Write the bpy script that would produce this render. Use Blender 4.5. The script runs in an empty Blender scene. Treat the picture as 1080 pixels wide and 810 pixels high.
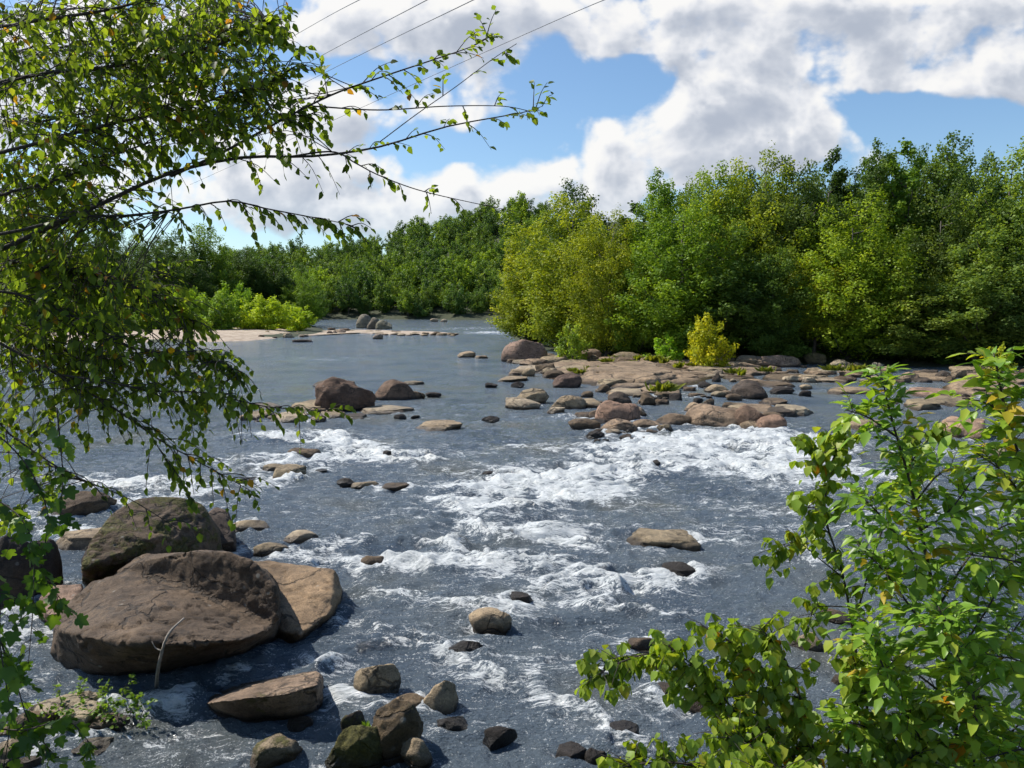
import bpy, bmesh, math, random
import numpy as np
from mathutils import Vector, Matrix

# ------------------------------------------------------------------ basics
scene = bpy.context.scene
COL = scene.collection
R = math.radians
RNG = np.random.default_rng(7)
F = 815.0; CX, CY = 540.0, 405.0
CAM_H = 6.0
PITCH = math.atan(87.0 / F)
cp, sp = math.cos(PITCH), math.sin(PITCH)
SUN_AZ, SUN_EL = R(-67), R(50)          # azimuth from +Y towards +X
SUN = Vector((math.sin(SUN_AZ) * math.cos(SUN_EL), math.cos(SUN_AZ) * math.cos(SUN_EL), math.sin(SUN_EL)))

def ray(px, py):
    a = (px - CX) / F; b = -(py - CY) / F
    return np.array([a, cp + b * sp, -sp + b * cp])
def P(px, py, z=0.0):                   # where the view line of that point of the photo meets the height z
    d = ray(px, py); t = (z - CAM_H) / d[2]
    return np.array([d[0] * t, d[1] * t, z])
def PD(px, py, y):                      # ... meets the distance y
    d = ray(px, py); t = y / d[1]
    return np.array([d[0] * t, y, CAM_H + d[2] * t])
def proj(x, y, z):
    zc = y * cp - (z - CAM_H) * sp
    yc = y * sp + (z - CAM_H) * cp
    return CX + F * x / zc, CY - F * yc / zc, zc

# ------------------------------------------------------------------ noise
def _h(ix, iy, iz, s):
    n = (ix.astype(np.int64) * 374761393 + iy.astype(np.int64) * 668265263 + iz.astype(np.int64) * 2147483647 + s * 1274126177) & 0xffffffff
    n = ((n ^ (n >> 13)) * 1274126177) & 0xffffffff
    n = (n ^ (n >> 16)) & 0xffffffff
    return n / 4294967295.0 * 2 - 1
def vnoise(x, y, z, s=0):
    x, y, z = np.broadcast_arrays(np.asarray(x, float), np.asarray(y, float), np.asarray(z, float))
    ix, iy, iz = np.floor(x), np.floor(y), np.floor(z)
    fx, fy, fz = x - ix, y - iy, z - iz
    ux, uy, uz = [f * f * f * (f * (f * 6 - 15) + 10) for f in (fx, fy, fz)]
    ix, iy, iz = ix.astype(int), iy.astype(int), iz.astype(int)
    def L(a, b, t): return a + (b - a) * t
    c = [[[_h(ix + i, iy + j, iz + k, s) for k in (0, 1)] for j in (0, 1)] for i in (0, 1)]
    return L(L(L(c[0][0][0], c[1][0][0], ux), L(c[0][1][0], c[1][1][0], ux), uy),
             L(L(c[0][0][1], c[1][0][1], ux), L(c[0][1][1], c[1][1][1], ux), uy), uz)
def fbm(x, y, z=0.0, oct=4, s=0, gain=.5):
    a, tot, out = 1.0, 0.0, 0.0
    for o in range(oct):
        out = out + a * vnoise(np.asarray(x) * 2 ** o, np.asarray(y) * 2 ** o, np.asarray(z) * 2 ** o + 3.7 * o, s + o)
        tot += a; a *= gain
    return out / tot
def sstep(a, b, x):
    t = np.clip((x - a) / (b - a), 0, 1); return t * t * (3 - 2 * t)

# ------------------------------------------------------------------ mesh building
class MB:
    """collects vertices and faces; build() links them as one mesh object"""
    def __init__(s): s.v = []; s.f = []; s.t = []; s.mi = []; s.n = 0
    def add(s, verts, faces, tint=None, mat=0):
        verts = np.asarray(verts, float).reshape(-1, 3)
        for fa in faces:
            fa = np.asarray(fa, np.int64)
            if fa.size == 0: continue
            s.f.append(fa + s.n); m = len(fa)
            s.t.append(np.broadcast_to(0.5 if tint is None else tint, (m,)) if np.ndim(tint) == 0 else np.repeat(tint, m // len(tint)))
            s.mi.append(np.full(m, mat))
        s.v.append(verts); s.n += len(verts)
    def mesh(s, name, smooth=False, tint=True):
        me = bpy.data.meshes.new(name)
        V = np.concatenate(s.v) if s.v else np.zeros((0, 3))
        tot = np.concatenate([np.full(len(f), f.shape[1]) for f in s.f])
        loops = np.concatenate([f.ravel() for f in s.f])
        me.vertices.add(len(V)); me.vertices.foreach_set('co', V.ravel())
        me.loops.add(len(loops)); me.loops.foreach_set('vertex_index', loops.astype(np.int32))
        me.polygons.add(len(tot))
        me.polygons.foreach_set('loop_start', np.concatenate([[0], np.cumsum(tot)[:-1]]).astype(np.int32))
        me.polygons.foreach_set('material_index', np.concatenate(s.mi).astype(np.int32))
        me.update(calc_edges=True)
        if smooth: me.polygons.foreach_set('use_smooth', np.ones(len(tot), bool))
        if tint:
            at = me.attributes.new('tint', 'FLOAT', 'FACE')
            at.data.foreach_set('value', np.concatenate(s.t).astype(np.float32))
        me.validate()
        return me
    def build(s, name, mat, parent=None, smooth=False, loc=None):
        me = s.mesh(name, smooth)
        return link(name, me, mat, parent, loc)

def link(name, me, mat=None, parent=None, loc=None):
    o = bpy.data.objects.new(name, me)
    if mat is not None and me is not None:
        for m in (mat if isinstance(mat, (list, tuple)) else [mat]): me.materials.append(m)
    COL.objects.link(o)
    if loc is not None: o.location = loc
    if parent: o.parent = parent
    return o
def tag(o, label=None, cat=None, group=None, kind=None):
    if label: o['label'] = label
    if cat: o['category'] = cat
    if group: o['group'] = group
    if kind: o['kind'] = kind
    return o
def copy_tree(o, parent=None):
    c = o.copy(); COL.objects.link(c)
    if parent: c.parent = parent
    for ch in [x for x in o.children]: copy_tree(ch, c)
    return c
def empty(name, loc=(0, 0, 0)):
    o = bpy.data.objects.new(name, None); COL.objects.link(o); o.location = loc; o.empty_display_size = .3
    return o

def tube(pts, rad, ns=6):
    pts = np.asarray(pts, float); n = len(pts); rad = np.broadcast_to(rad, (n,)).astype(float)
    tg = np.gradient(pts, axis=0); tg /= np.linalg.norm(tg, axis=1)[:, None] + 1e-9
    up = np.array([0.13, .21, 1.0]) if abs(tg[:, 2]).mean() < .8 else np.array([1., .2, .1])
    A = np.cross(tg, up); A /= np.linalg.norm(A, axis=1)[:, None] + 1e-9
    B = np.cross(tg, A)
    an = np.arange(ns) / ns * 2 * np.pi
    V = pts[:, None, :] + rad[:, None, None] * (np.cos(an)[None, :, None] * A[:, None, :] + np.sin(an)[None, :, None] * B[:, None, :])
    i = np.arange(n - 1)[:, None] * ns; j = np.arange(ns)[None, :]; k = (j + 1) % ns
    f = np.stack([i + j, i + k, i + k + ns, i + j + ns], -1).reshape(-1, 4)
    return V.reshape(-1, 3), [f, np.arange(ns)[None, ::-1], (np.arange(ns) + (n - 1) * ns)[None, :]]
def smoothline(pts, n=24):
    """Catmull-Rom through the points"""
    p = np.asarray(pts, float); p = np.vstack([2 * p[0] - p[1], p, 2 * p[-1] - p[-2]])
    m = len(p) - 3; out = []
    for u in np.linspace(0, m - 1e-6, n):
        i = int(u); t = u - i; a, b, c, d = p[i:i + 4]
        out.append(.5 * ((2 * b) + (c - a) * t + (2 * a - 5 * b + 4 * c - d) * t * t + (3 * b - a - 3 * c + d) * t ** 3))
    return np.array(out)

# leaf templates: x across, y along, z out of the leaf
def leaf_tpl(w=.38, cup=.07, droop=.10):
    v = np.array([(0, 0, 0), (0, .34, -.01), (0, .70, -.03 - droop * .4), (0, 1, -droop),
                  (-w, .30, cup), (-w * .72, .66, cup - droop * .4), (w, .30, cup), (w * .72, .66, cup - droop * .4)], float)
    return v, [np.array([(0, 1, 4), (0, 6, 1), (2, 3, 5), (3, 2, 7)]), np.array([(1, 2, 5, 4), (1, 6, 7, 2)])]
DIAMOND = (np.array([(0, 0, 0), (-.5, .5, .04), (0, 1, 0), (.5, .5, .04)], float), [np.array([(0, 3, 2, 1)])])
OVATE = leaf_tpl(.36); LANCE = leaf_tpl(.17, .04, .14); ROUND = leaf_tpl(.44, .09, .16)
def lobed_tpl():
    out = [(0, 0), (.16, -.06), (.42, .02), (.50, .22), (.36, .34), (.56, .52), (.48, .66), (.24, .62), (.16, .80), (0, 1.0)]
    pts = out + [(-x, y) for x, y in out[-2:0:-1]]
    v = [(0, .32, -.05)] + [(x, y, .10 * abs(x) - .08 * y) for x, y in pts]
    n = len(pts)
    return np.array(v, float), [np.array([(0, i + 1, (i + 1) % n + 1) for i in range(n)])[:, ::-1]]
LOBED = lobed_tpl()
def unit(a): return a / (np.linalg.norm(a, axis=-1, keepdims=True) + 1e-9)
def put_leaves(mb, tpl, pos, axis, nrm, size, tint, mat=0, width=None):
    pos = np.asarray(pos); y = unit(np.asarray(axis, float)); z = np.asarray(nrm, float)
    z = unit(z - (z * y).sum(-1, keepdims=True) * y); x = np.cross(y, z)
    tv, tf = tpl; size = np.broadcast_to(size, (len(pos),))
    wd = np.ones(len(pos)) if width is None else width
    V = pos[:, None, :] + size[:, None, None] * (tv[None, :, :1] * wd[:, None, None] * x[:, None, :] + tv[None, :, 1:2] * y[:, None, :] + tv[None, :, 2:3] * z[:, None, :])
    off = np.arange(len(pos)) * len(tv)
    faces = [(f[None] + off[:, None, None]).reshape(-1, f.shape[1]) for f in tf]
    tint = np.broadcast_to(tint, (len(pos),)).astype(float)
    mb.add(V.reshape(-1, 3), [faces[0]], tint, mat)
    for f in faces[1:]:                      # further face sizes of the same vertices
        k = mb.n - len(V) * V.shape[1]
        mb.f.append(f + k); mb.t.append(np.repeat(tint, len(f) // len(tint))); mb.mi.append(np.full(len(f), mat))

# ------------------------------------------------------------------ materials
def mat(name):
    m = bpy.data.materials.new(name); m.use_nodes = True
    nt = m.node_tree; nt.nodes.clear()
    return m, nt
class N:
    def __init__(s, nt, two_d=False): s.nt = nt; s.two_d = two_d
    def new(s, t, **kw):
        n = s.nt.nodes.new(t)
        for k, v in kw.items(): setattr(n, k, v)
        return n
    def set(s, inp, v):
        if isinstance(v, bpy.types.NodeSocket): s.nt.links.new(v, inp)
        elif v is not None: inp.default_value = v
    def math(s, op, a, b=None, c=None, clamp=False):
        n = s.new('ShaderNodeMath', operation=op, use_clamp=clamp)
        for i, v in enumerate((a, b, c)): 
            if v is not None: s.set(n.inputs[i], v)
        return n.outputs[0]
    def vmath(s, op, a, b=None):
        n = s.new('ShaderNodeVectorMath', operation=op); s.set(n.inputs[0], a)
        if b is not None: s.set(n.inputs[1], b)
        return n.outputs[0]
    def noise(s, vec, scale, detail=4, rough=.55, dist=0.0):
        n = s.new('ShaderNodeTexNoise'); s.set(n.inputs['Vector'], vec)
        if s.two_d: n.noise_dimensions = '2D'
        n.inputs['Scale'].default_value = scale; n.inputs['Detail'].default_value = detail
        n.inputs['Roughness'].default_value = rough; n.inputs['Distortion'].default_value = dist
        return n.outputs['Fac']
    def ramp(s, fac, stops, interp='LINEAR'):
        n = s.new('ShaderNodeValToRGB'); s.set(n.inputs[0], fac); cr = n.color_ramp; cr.interpolation = interp
        while len(cr.elements) < len(stops): cr.elements.new(0.5)
        for e, (p, c) in zip(cr.elements, stops):
            e.position = p; e.color = (c, c, c, 1) if isinstance(c, (int, float)) else (*c, 1)
        return n.outputs[0]
    def mix(s, fac, a, b, mode='MIX'):
        n = s.new('ShaderNodeMix', data_type='RGBA', blend_type=mode); s.set(n.inputs[0], fac)
        s.set(n.inputs[6], (*a, 1) if isinstance(a, tuple) and len(a) == 3 else a)
        s.set(n.inputs[7], (*b, 1) if isinstance(b, tuple) and len(b) == 3 else b)
        return n.outputs[2]
    def smooth(s, v, a, b, lo=0.0, hi=1.0):
        n = s.new('ShaderNodeMapRange', interpolation_type='SMOOTHSTEP'); s.set(n.inputs[0], v)
        for i, q in enumerate((a, b, lo, hi)): n.inputs[i + 1].default_value = q
        return n.outputs[0]
    def scale(s, vec, sc):
        n = s.new('ShaderNodeMapping'); s.set(n.inputs[0], vec); n.inputs['Scale'].default_value = sc
        return n.outputs[0]
    def bump(s, h, strength, dist, normal=None):
        n = s.new('ShaderNodeBump'); s.set(n.inputs['Height'], h); n.inputs['Strength'].default_value = strength
        n.inputs['Distance'].default_value = dist
        if normal: s.set(n.inputs['Normal'], normal)
        return n.outputs[0]

def leaf_material(name, stops, transl=.35, rough=.5, spec=.3, tcol=(1.25, 1.2, .45)):
    m, nt = mat(name); n = N(nt)
    at = n.new('ShaderNodeAttribute', attribute_name='tint')
    oi = n.new('ShaderNodeObjectInfo')
    col = n.ramp(at.outputs['Fac'], stops)
    col = n.mix(1.0, col, oi.outputs['Color'], 'MULTIPLY')
    pb = n.new('ShaderNodeBsdfPrincipled'); n.set(pb.inputs['Base Color'], col)
    pb.inputs['Roughness'].default_value = rough; pb.inputs['Specular IOR Level'].default_value = spec
    tr = n.new('ShaderNodeBsdfTranslucent'); n.set(tr.inputs[0], n.mix(1.0, col, tcol, 'MULTIPLY'))
    mx = n.new('ShaderNodeMixShader'); mx.inputs[0].default_value = transl
    nt.links.new(pb.outputs[0], mx.inputs[1]); nt.links.new(tr.outputs[0], mx.inputs[2])
    out = n.new('ShaderNodeOutputMaterial'); nt.links.new(mx.outputs[0], out.inputs[0])
    return m
def bark_material(name, c1, c2, sc=12):
    m, nt = mat(name); n = N(nt)
    tc = n.new('ShaderNodeTexCoord').outputs['Object']
    v = n.scale(tc, (1, 1, .3)); f = n.noise(v, sc, 6, .65)
    pb = n.new('ShaderNodeBsdfPrincipled'); n.set(pb.inputs['Base Color'], n.ramp(f, [(.3, c1), (.7, c2)]))
    pb.inputs['Roughness'].default_value = .85
    n.set(pb.inputs['Normal'], n.bump(f, .6, .02))
    out = n.new('ShaderNodeOutputMaterial'); nt.links.new(pb.outputs[0], out.inputs[0])
    return m
def rock_material(name, fine=1.0):
    """granite: Object Info colour is the stone's own colour, its alpha the share of moss"""
    m, nt = mat(name); n = N(nt)
    geo = n.new('ShaderNodeNewGeometry'); pos = geo.outputs['Position']
    oi = n.new('ShaderNodeObjectInfo')
    big = n.noise(pos, .9 * fine, 5, .6); med = n.noise(pos, 5 * fine, 6, .7); gr = n.noise(pos, 38 * fine, 4, .8)
    c = n.mix(1.0, oi.outputs['Color'], n.ramp(big, [(.30, (.42, .40, .38)), (.47, (.88, .86, .84)), (.58, (1.05, 1.03, 1.0)), (.72, (1.42, 1.36, 1.28))]), 'MULTIPLY')
    c = n.mix(1.0, c, n.ramp(med, [(.28, (.42, .40, .40)), (.46, (.92, .9, .9)), (.7, (1.3, 1.25, 1.2))]), 'MULTIPLY')
    c = n.mix(.8, c, n.ramp(gr, [(.3, (.45, .45, .46)), (.5, (.98, .97, .96)), (.68, (1.4, 1.35, 1.3))]), 'MULTIPLY')
    # pale lichen spots
    vo = n.new('ShaderNodeTexVoronoi'); n.set(vo.inputs['Vector'], pos); vo.inputs['Scale'].default_value = 3.2 * fine
    lich = n.math('MULTIPLY', n.smooth(vo.outputs['Distance'], .16, .08), n.smooth(n.noise(pos, 1.3, 2), .52, .6))
    c = n.mix(n.math('MULTIPLY', lich, .5), c, (.34, .33, .29))
    # black weathering films that follow the stone's grain
    film = n.smooth(n.noise(n.scale(pos, (.8, .8, 3.0)), 2.1 * fine, 7, .72), .54, .66)
    c = n.mix(n.math('MULTIPLY', film, .62), c, (.035, .031, .028))
    # dark cracks
    cv = n.new('ShaderNodeTexVoronoi', feature='DISTANCE_TO_EDGE'); cv.inputs['Scale'].default_value = .75 * fine
    wv = n.new('ShaderNodeTexNoise'); n.set(wv.inputs['Vector'], pos); wv.inputs['Scale'].default_value = 1.6 * fine; wv.inputs['Detail'].default_value = 4
    n.set(cv.inputs['Vector'], n.vmath('ADD', n.scale(pos, (1, 1, 1.8)), n.vmath('MULTIPLY', wv.outputs['Color'], (1.3, 1.3, .9))))
    crack = n.math('MULTIPLY', n.smooth(cv.outputs['Distance'], .030, .006), n.smooth(big, .40, .52))
    c = n.mix(n.math('MULTIPLY', crack, .7), c, (.03, .026, .022))
    # moss, most on surfaces that face up or the north side, patchy
    sep = n.new('ShaderNodeSeparateXYZ'); n.set(sep.inputs[0], geo.outputs['Normal'])
    sz = n.new('ShaderNodeSeparateXYZ'); n.set(sz.inputs[0], pos)
    mo = n.math('ADD', n.noise(pos, 2.4 * fine, 7, .7), n.math('MULTIPLY', n.math('SUBTRACT', oi.outputs['Alpha'], .5), .62))
    mossf = n.smooth(mo, .50, .60)
    mosc = n.ramp(n.noise(pos, 21 * fine, 3), [(.3, (.035, .038, .010)), (.6, (.10, .095, .022)), (.8, (.19, .16, .05))])
    c = n.mix(n.math('MULTIPLY', mossf, .85), c, mosc)
    # wet and algae-stained foot above the water line
    wl = n.math('ADD', sz.outputs[2], n.math('MULTIPLY', n.math('SUBTRACT', n.noise(pos, 3.5, 3), .5), .16))
    wet = n.smooth(wl, .24, .05)
    c = n.mix(wet, c, n.mix(1.0, c, (.22, .20, .18), 'MULTIPLY'))
    pb = n.new('ShaderNodeBsdfPrincipled'); n.set(pb.inputs['Base Color'], c)
    n.set(pb.inputs['Roughness'], n.math('SUBTRACT', .88, n.math('MULTIPLY', wet, .55)))
    pb.inputs['Specular IOR Level'].default_value = .35
    b1 = n.bump(med, 1.0, .075 / fine); b2 = n.bump(gr, 1.0, .018 / fine, b1)
    b3 = n.bump(n.math('MULTIPLY', n.math('ADD', crack, n.math('MULTIPLY', mossf, -.4)), -1), .8, .04 / fine, b2)
    n.set(pb.inputs['Normal'], b3)
    out = n.new('ShaderNodeOutputMaterial'); nt.links.new(pb.outputs[0], out.inputs[0])
    return m
M_ROCK = rock_material('granite'); M_ROCKFAR = rock_material('granite_broad', .45)
G1 = [(0, (.010, .022, .006)), (.35, (.026, .052, .010)), (.7, (.060, .100, .016)), (1, (.12, .17, .028))]
M_TREE = leaf_material('tree_leaves', [(0, (.055, .092, .024)), (.35, (.105, .168, .036)), (.7, (.175, .245, .050)), (1, (.26, .32, .062))], .42, .55, .22)
M_BIRCH = leaf_material('birch_leaves', [(0, (.070, .110, .022)), (.45, (.17, .25, .034)), (.85, (.32, .40, .05)), (.955, (.28, .30, .04)), (.965, (.42, .28, .02)), (1, (.42, .20, .03))], .66, .45, .3)
M_VINE = leaf_material('vine_leaves', [(0, (.035, .080, .018)), (.6, (.085, .17, .024)), (1, (.21, .32, .04))], .45, .45, .3)
M_SAPL = leaf_material('sapling_leaves', [(0, (.10, .18, .024)), (.5, (.23, .40, .045)), (.93, (.42, .50, .055)), (.98, (.36, .40, .05)), (1, (.50, .36, .03))], .50, .36, .4)
M_DROOP = leaf_material('drooping_leaves', [(0, (.11, .175, .024)), (.5, (.25, .37, .042)), (.90, (.40, .44, .05)), (.955, (.38, .36, .03)), (1, (.58, .26, .02))], .50, .42, .3)
M_BARK = bark_material('grey_bark', (.035, .030, .025), (.14, .12, .10))
M_TWIG = bark_material('dark_twig_bark', (.020, .015, .012), (.07, .055, .045), 40)
M_DEAD = bark_material('bleached_wood', (.12, .10, .08), (.32, .28, .23), 30)
# ------------------------------------------------------------------ camera, light, sky
cam = bpy.data.cameras.new('camera'); camo = bpy.data.objects.new('camera', cam); COL.objects.link(camo)
cam.sensor_width = 36; cam.lens = 36 * F / 1080; cam.clip_start = .05; cam.clip_end = 9000
camo.location = (0, 0, CAM_H); camo.rotation_euler = (math.pi / 2 - PITCH, 0, 0)
scene.camera = camo
sun = bpy.data.lights.new('sun', 'SUN'); sun.energy = 4.6; sun.angle = R(.5); sun.color = (1, .95, .87)
suno = bpy.data.objects.new('sun', sun); COL.objects.link(suno); suno.location = (0, 0, 40)
suno.rotation_euler = SUN.to_track_quat('Z', 'Y').to_euler()
scene.view_settings.view_transform = 'Standard'; scene.view_settings.look = 'None'
scene.view_settings.exposure = 0.5; scene.view_settings.gamma = 1
cy = scene.cycles
cy.max_bounces = 4; cy.diffuse_bounces = 2; cy.glossy_bounces = 2; cy.transmission_bounces = 3; cy.transparent_max_bounces = 4
cy.caustics_reflective = False; cy.caustics_refractive = False
cy.sample_clamp_indirect = 4; cy.sample_clamp_direct = 25; cy.use_denoising = True
cy.use_adaptive_sampling = True; cy.adaptive_threshold = .03

def cloud_group():
    g = bpy.data.node_groups.new('cloud_density', 'ShaderNodeTree')
    g.interface.new_socket('UV', in_out='INPUT', socket_type='NodeSocketVector')
    g.interface.new_socket('Density', in_out='OUTPUT', socket_type='NodeSocketFloat')
    gi = g.nodes.new('NodeGroupInput'); go = g.nodes.new('NodeGroupOutput'); n = N(g, True)
    uv = gi.outputs[0]
    w = n.new('ShaderNodeTexNoise'); n.set(w.inputs['Vector'], uv); w.noise_dimensions = '2D'; w.inputs['Scale'].default_value = 5; w.inputs['Detail'].default_value = 3
    wob = n.vmath('MULTIPLY', n.vmath('SUBTRACT', w.outputs['Color'], (.5, .5, .5)), (.10, .07, .0))
    uvw = n.vmath('ADD', uv, wob)
    # the cloud banks of the day: centre of the photo point, half sizes, weight, slope
    blobs = [(640, 20, 140, 34, 1.4, .0), (930, 40, 210, 62, 1.9, .0), (770, 50, 90, 40, .8, 0), (820, 120, 110, 45, .9, .35), (700, 150, 120, 38, .85, .25),
             (600, 125, 60, 30, .7, .0), (820, 158, 90, 26, 1.0, .0), (700, 182, 90, 24, .7, .2), (590, 192, 62, 26, 1.0, .1), (580, 222, 90, 16, .7, .0),
             (370, 30, 140, 44, 1.3, .0), (500, 8, 40, 50, .4, 0), (470, 118, 70, 34, .9, .1), (330, 130, 70, 50, .8, .0),
             (420, 208, 120, 34, 1.0, .05), (300, 215, 110, 36, .9, .0), (493, 185, 20, 18, .6, .0), (120, 150, 170, 120, .9, .0), (60, 40, 90, 30, .8, 0), (1150, 60, 130, 60, 1.0, 0),
             (-200, 90, 200, 80, .9, 0), (1500, 120, 250, 60, .9, 0), (540, -160, 500, 90, .7, 0),
             # gaps of blue
             (625, 92, 70, 20, -.8, .2), (450, 158, 70, 12, -.8, .0), (985, 135, 120, 26, -1.5, -.15), (520, 165, 22, 30, -.6, .0), (560, 40, 24, 40, -.5, 0), (330, 75, 90, 14, -.7, -.15), (690, 60, 60, 18, -.35, 0), (285, 100, 30, 60, -.5, 0), (250, 262, 90, 14, -.6, 0)]
    tot = None
    for (px, py, rx, ry, wgt, sl) in blobs:
        d = ray(px, py); u0, v0 = d[0] / d[1], d[2] / d[1]
        mp = n.new('ShaderNodeMapping', vector_type='TEXTURE'); n.set(mp.inputs[0], uvw)
        mp.inputs['Location'].default_value = (u0, v0, 0); mp.inputs['Rotation'].default_value = (0, 0, math.atan(sl))
        mp.inputs['Scale'].default_value = (rx / F, ry / F, 1)
        ln = n.new('ShaderNodeVectorMath', operation='DOT_PRODUCT'); n.set(ln.inputs[0], mp.outputs[0]); n.set(ln.inputs[1], mp.outputs[0])
        e = n.math('MULTIPLY', n.math('EXPONENT', n.math('MULTIPLY', ln.outputs['Value'], -.8)), wgt * 1.15)
        tot = e if tot is None else n.math('ADD', tot, e)
    fn = n.noise(n.scale(uv, (1, 1.45, 1)), 5.5, 10, .60)
    vo = n.new('ShaderNodeTexVoronoi', feature='SMOOTH_F1'); n.set(vo.inputs['Vector'], n.vmath('ADD', n.scale(uv, (1, 1.15, 1)), wob)); vo.voronoi_dimensions = '2D'; vo.inputs['Scale'].default_value = 12
    vo.inputs['Detail'].default_value = 3; vo.inputs['Roughness'].default_value = .55; vo.inputs['Smoothness'].default_value = .5
    tot = n.math('ADD', n.math('MINIMUM', tot, 1.5), n.math('ADD', n.math('MULTIPLY', n.math('SUBTRACT', fn, .5), 1.9), n.math('MULTIPLY', n.math('SUBTRACT', .42, vo.outputs['Distance']), .8)))
    n.set(go.inputs[0], n.math('SUBTRACT', tot, .45))
    return g
world = bpy.data.worlds.new('World'); scene.world = world; world.use_nodes = True
nt = world.node_tree; nt.nodes.clear(); n = N(nt)
sky = n.new('ShaderNodeTexSky', sky_type='NISHITA'); sky.sun_disc = False
sky.sun_elevation = SUN_EL; sky.sun_rotation = SUN_AZ; sky.air_density = 1.0; sky.dust_density = .6; sky.ozone_density = 2.0
tc = n.new('ShaderNodeTexCoord').outputs['Generated']
sep = n.new('ShaderNodeSeparateXYZ'); n.set(sep.inputs[0], tc)
yy = n.math('MAXIMUM', n.math('ABSOLUTE', sep.outputs[1]), .08)
cmb = n.new('ShaderNodeCombineXYZ'); n.set(cmb.inputs[0], n.math('DIVIDE', sep.outputs[0], yy)); n.set(cmb.inputs[1], n.math('DIVIDE', sep.outputs[2], yy))
uv = cmb.outputs[0]
grp = cloud_group()
def dens(vec):
    g = n.new('ShaderNodeGroup'); g.node_tree = grp; n.set(g.inputs[0], vec); return g.outputs[0]
d0 = dens(uv); d1 = dens(n.vmath('ADD', uv, (-.012, .026, 0)))
cover = n.smooth(d0, -.10, .48)
thick = n.smooth(d0, .10, 1.25)
slope = n.math('SUBTRACT', d0, d1)                      # denser below than above: a sunlit upper edge
lit = n.math('ADD', n.math('MULTIPLY', slope, .75), n.math('SUBTRACT', .98, n.math('MULTIPLY', thick, .50)), clamp=False)
lit = n.smooth(lit, .25, 1.15)
ccol = n.ramp(lit, [(0, (4.2 / 9, 4.6 / 9, 5.4 / 9)), (.45, (5.7 / 9, 6.0 / 9, 6.6 / 9)), (.8, (7.6 / 9, 7.7 / 9, 8.0 / 9)), (1, (1, .985, .96))])
ccol = n.mix(1.0, ccol, (7.0, 7.0, 7.0), 'MULTIPLY')
horizon = n.smooth(sep.outputs[2], .0, .16)             # far clouds sink into the air near the horizon
cfade = n.math('MULTIPLY', cover, n.math('ADD', .62, n.math('MULTIPLY', horizon, .34)))
bg = n.new('ShaderNodeBackground'); bg.inputs[1].default_value = .100
skyc = n.mix(1.0, sky.outputs[0], (.86, .99, 1.07), 'MULTIPLY')
n.set(bg.inputs[0], n.mix(cfade, skyc, ccol))
wo = n.new('ShaderNodeOutputWorld'); nt.links.new(bg.outputs[0], wo.inputs[0])
world.cycles.sampling_method = 'MANUAL'; world.cycles.sample_map_resolution = 512

# ------------------------------------------------------------------ river outline and ground
FARBANK = [(-1500, 366), (-500, 363), (-100, 361), (60, 360), (190, 361), (262, 358), (335, 353.5), (346, 350), (338, 346), (326, 342), (322, 339), (350, 336.5), (430, 336.8), (480, 337.5),
           (536, 338), (542, 343), (536, 349), (540, 356), (556, 363), (585, 370), (640, 376), (720, 380), (820, 383), (960, 386), (1080, 389), (1500, 392), (3200, 394)]
river = [P(x, y)[:2] for x, y in FARBANK]
river += [np.array(q, float) for q in [(260, 6), (60, 7.5), (20, 8.4), (12, 8.8), (8, 8.6), (5.2, 8.2), (3.2, 8.6), (2, 9.2), (0, 9.0), (-3, 8.8), (-5.5, 9.1), (-9, 8.9), (-14, 8.3), (-40, 7), (-300, 6)]]
river = np.array(river)
def river_sd(x, y):
    """signed distance to the shore line, positive on land"""
    x = np.asarray(x, float); y = np.asarray(y, float)
    best = np.full(x.shape, 1e9); inside = np.zeros(x.shape, bool)
    for a, b in zip(river, np.roll(river, -1, 0)):
        e = b - a; t = np.clip(((x - a[0]) * e[0] + (y - a[1]) * e[1]) / (e @ e), 0, 1)
        best = np.minimum(best, np.hypot(x - a[0] - t * e[0], y - a[1] - t * e[1]))
        c = (a[1] > y) != (b[1] > y)
        with np.errstate(divide='ignore', invalid='ignore'):
            inside ^= c & (x < (b[0] - a[0]) * (y - a[1]) / (b[1] - a[1]) + a[0])
    return np.where(inside, -best, best)
def ground_z(x, y):
    x = np.asarray(x, float); y = np.asarray(y, float)
    sd = river_sd(x, y)
    z = np.where(sd < 0, -.9 * sstep(0, -3.0, sd), .0)
    near = (y < 40) & (sd >= 0)
    zn = np.minimum(.58 * sd, 4.35)                              # steep bank the photo is taken from
    zf = .35 * sstep(0, 2, sd) + 1.2 * sstep(2, 18, sd) * np.where((x < -22) & (y < 165), .12, 1)
    z = np.where(sd >= 0, np.where(near, zn, zf), z)
    # wooded hill behind the bend
    hill = 46 * sstep(255, 420, y) * (.62 + .38 * sstep(-85, 10, x)) * (1 - .35 * sstep(60, 260, x))
    hill *= np.where(x < -40, 1 - .30 * sstep(-40, -110, x), 1)
    z = z + np.where(sd > 0, hill, 0)
    z = z + np.where(sd > 6, 2.2 * fbm(x * .02, y * .02, 0, 3, 5), 0) * sstep(60, 160, y) * np.where((x < -22) & (y < 165), 0, 1)
    z = z + np.where(sd > .3, .10 * fbm(x * .8, y * .8, 0, 3, 9), 0)
    return z
def grid_mesh(xs2, ys2, z):
    ny, nx = xs2.shape
    V = np.stack([xs2, ys2, z], -1).reshape(-1, 3)
    i = np.arange(ny - 1)[:, None] * nx; j = np.arange(nx - 1)[None]
    f = np.stack([i + j, i + j + 1, i + j + nx + 1, i + j + nx], -1).reshape(-1, 4)
    return V, f
ys = np.concatenate([np.linspace(-60, 0, 14)[:-1], np.linspace(0, 20, 90)[:-1], 20 * (6500 / 20) ** np.linspace(0, 1, 260)])
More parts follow.
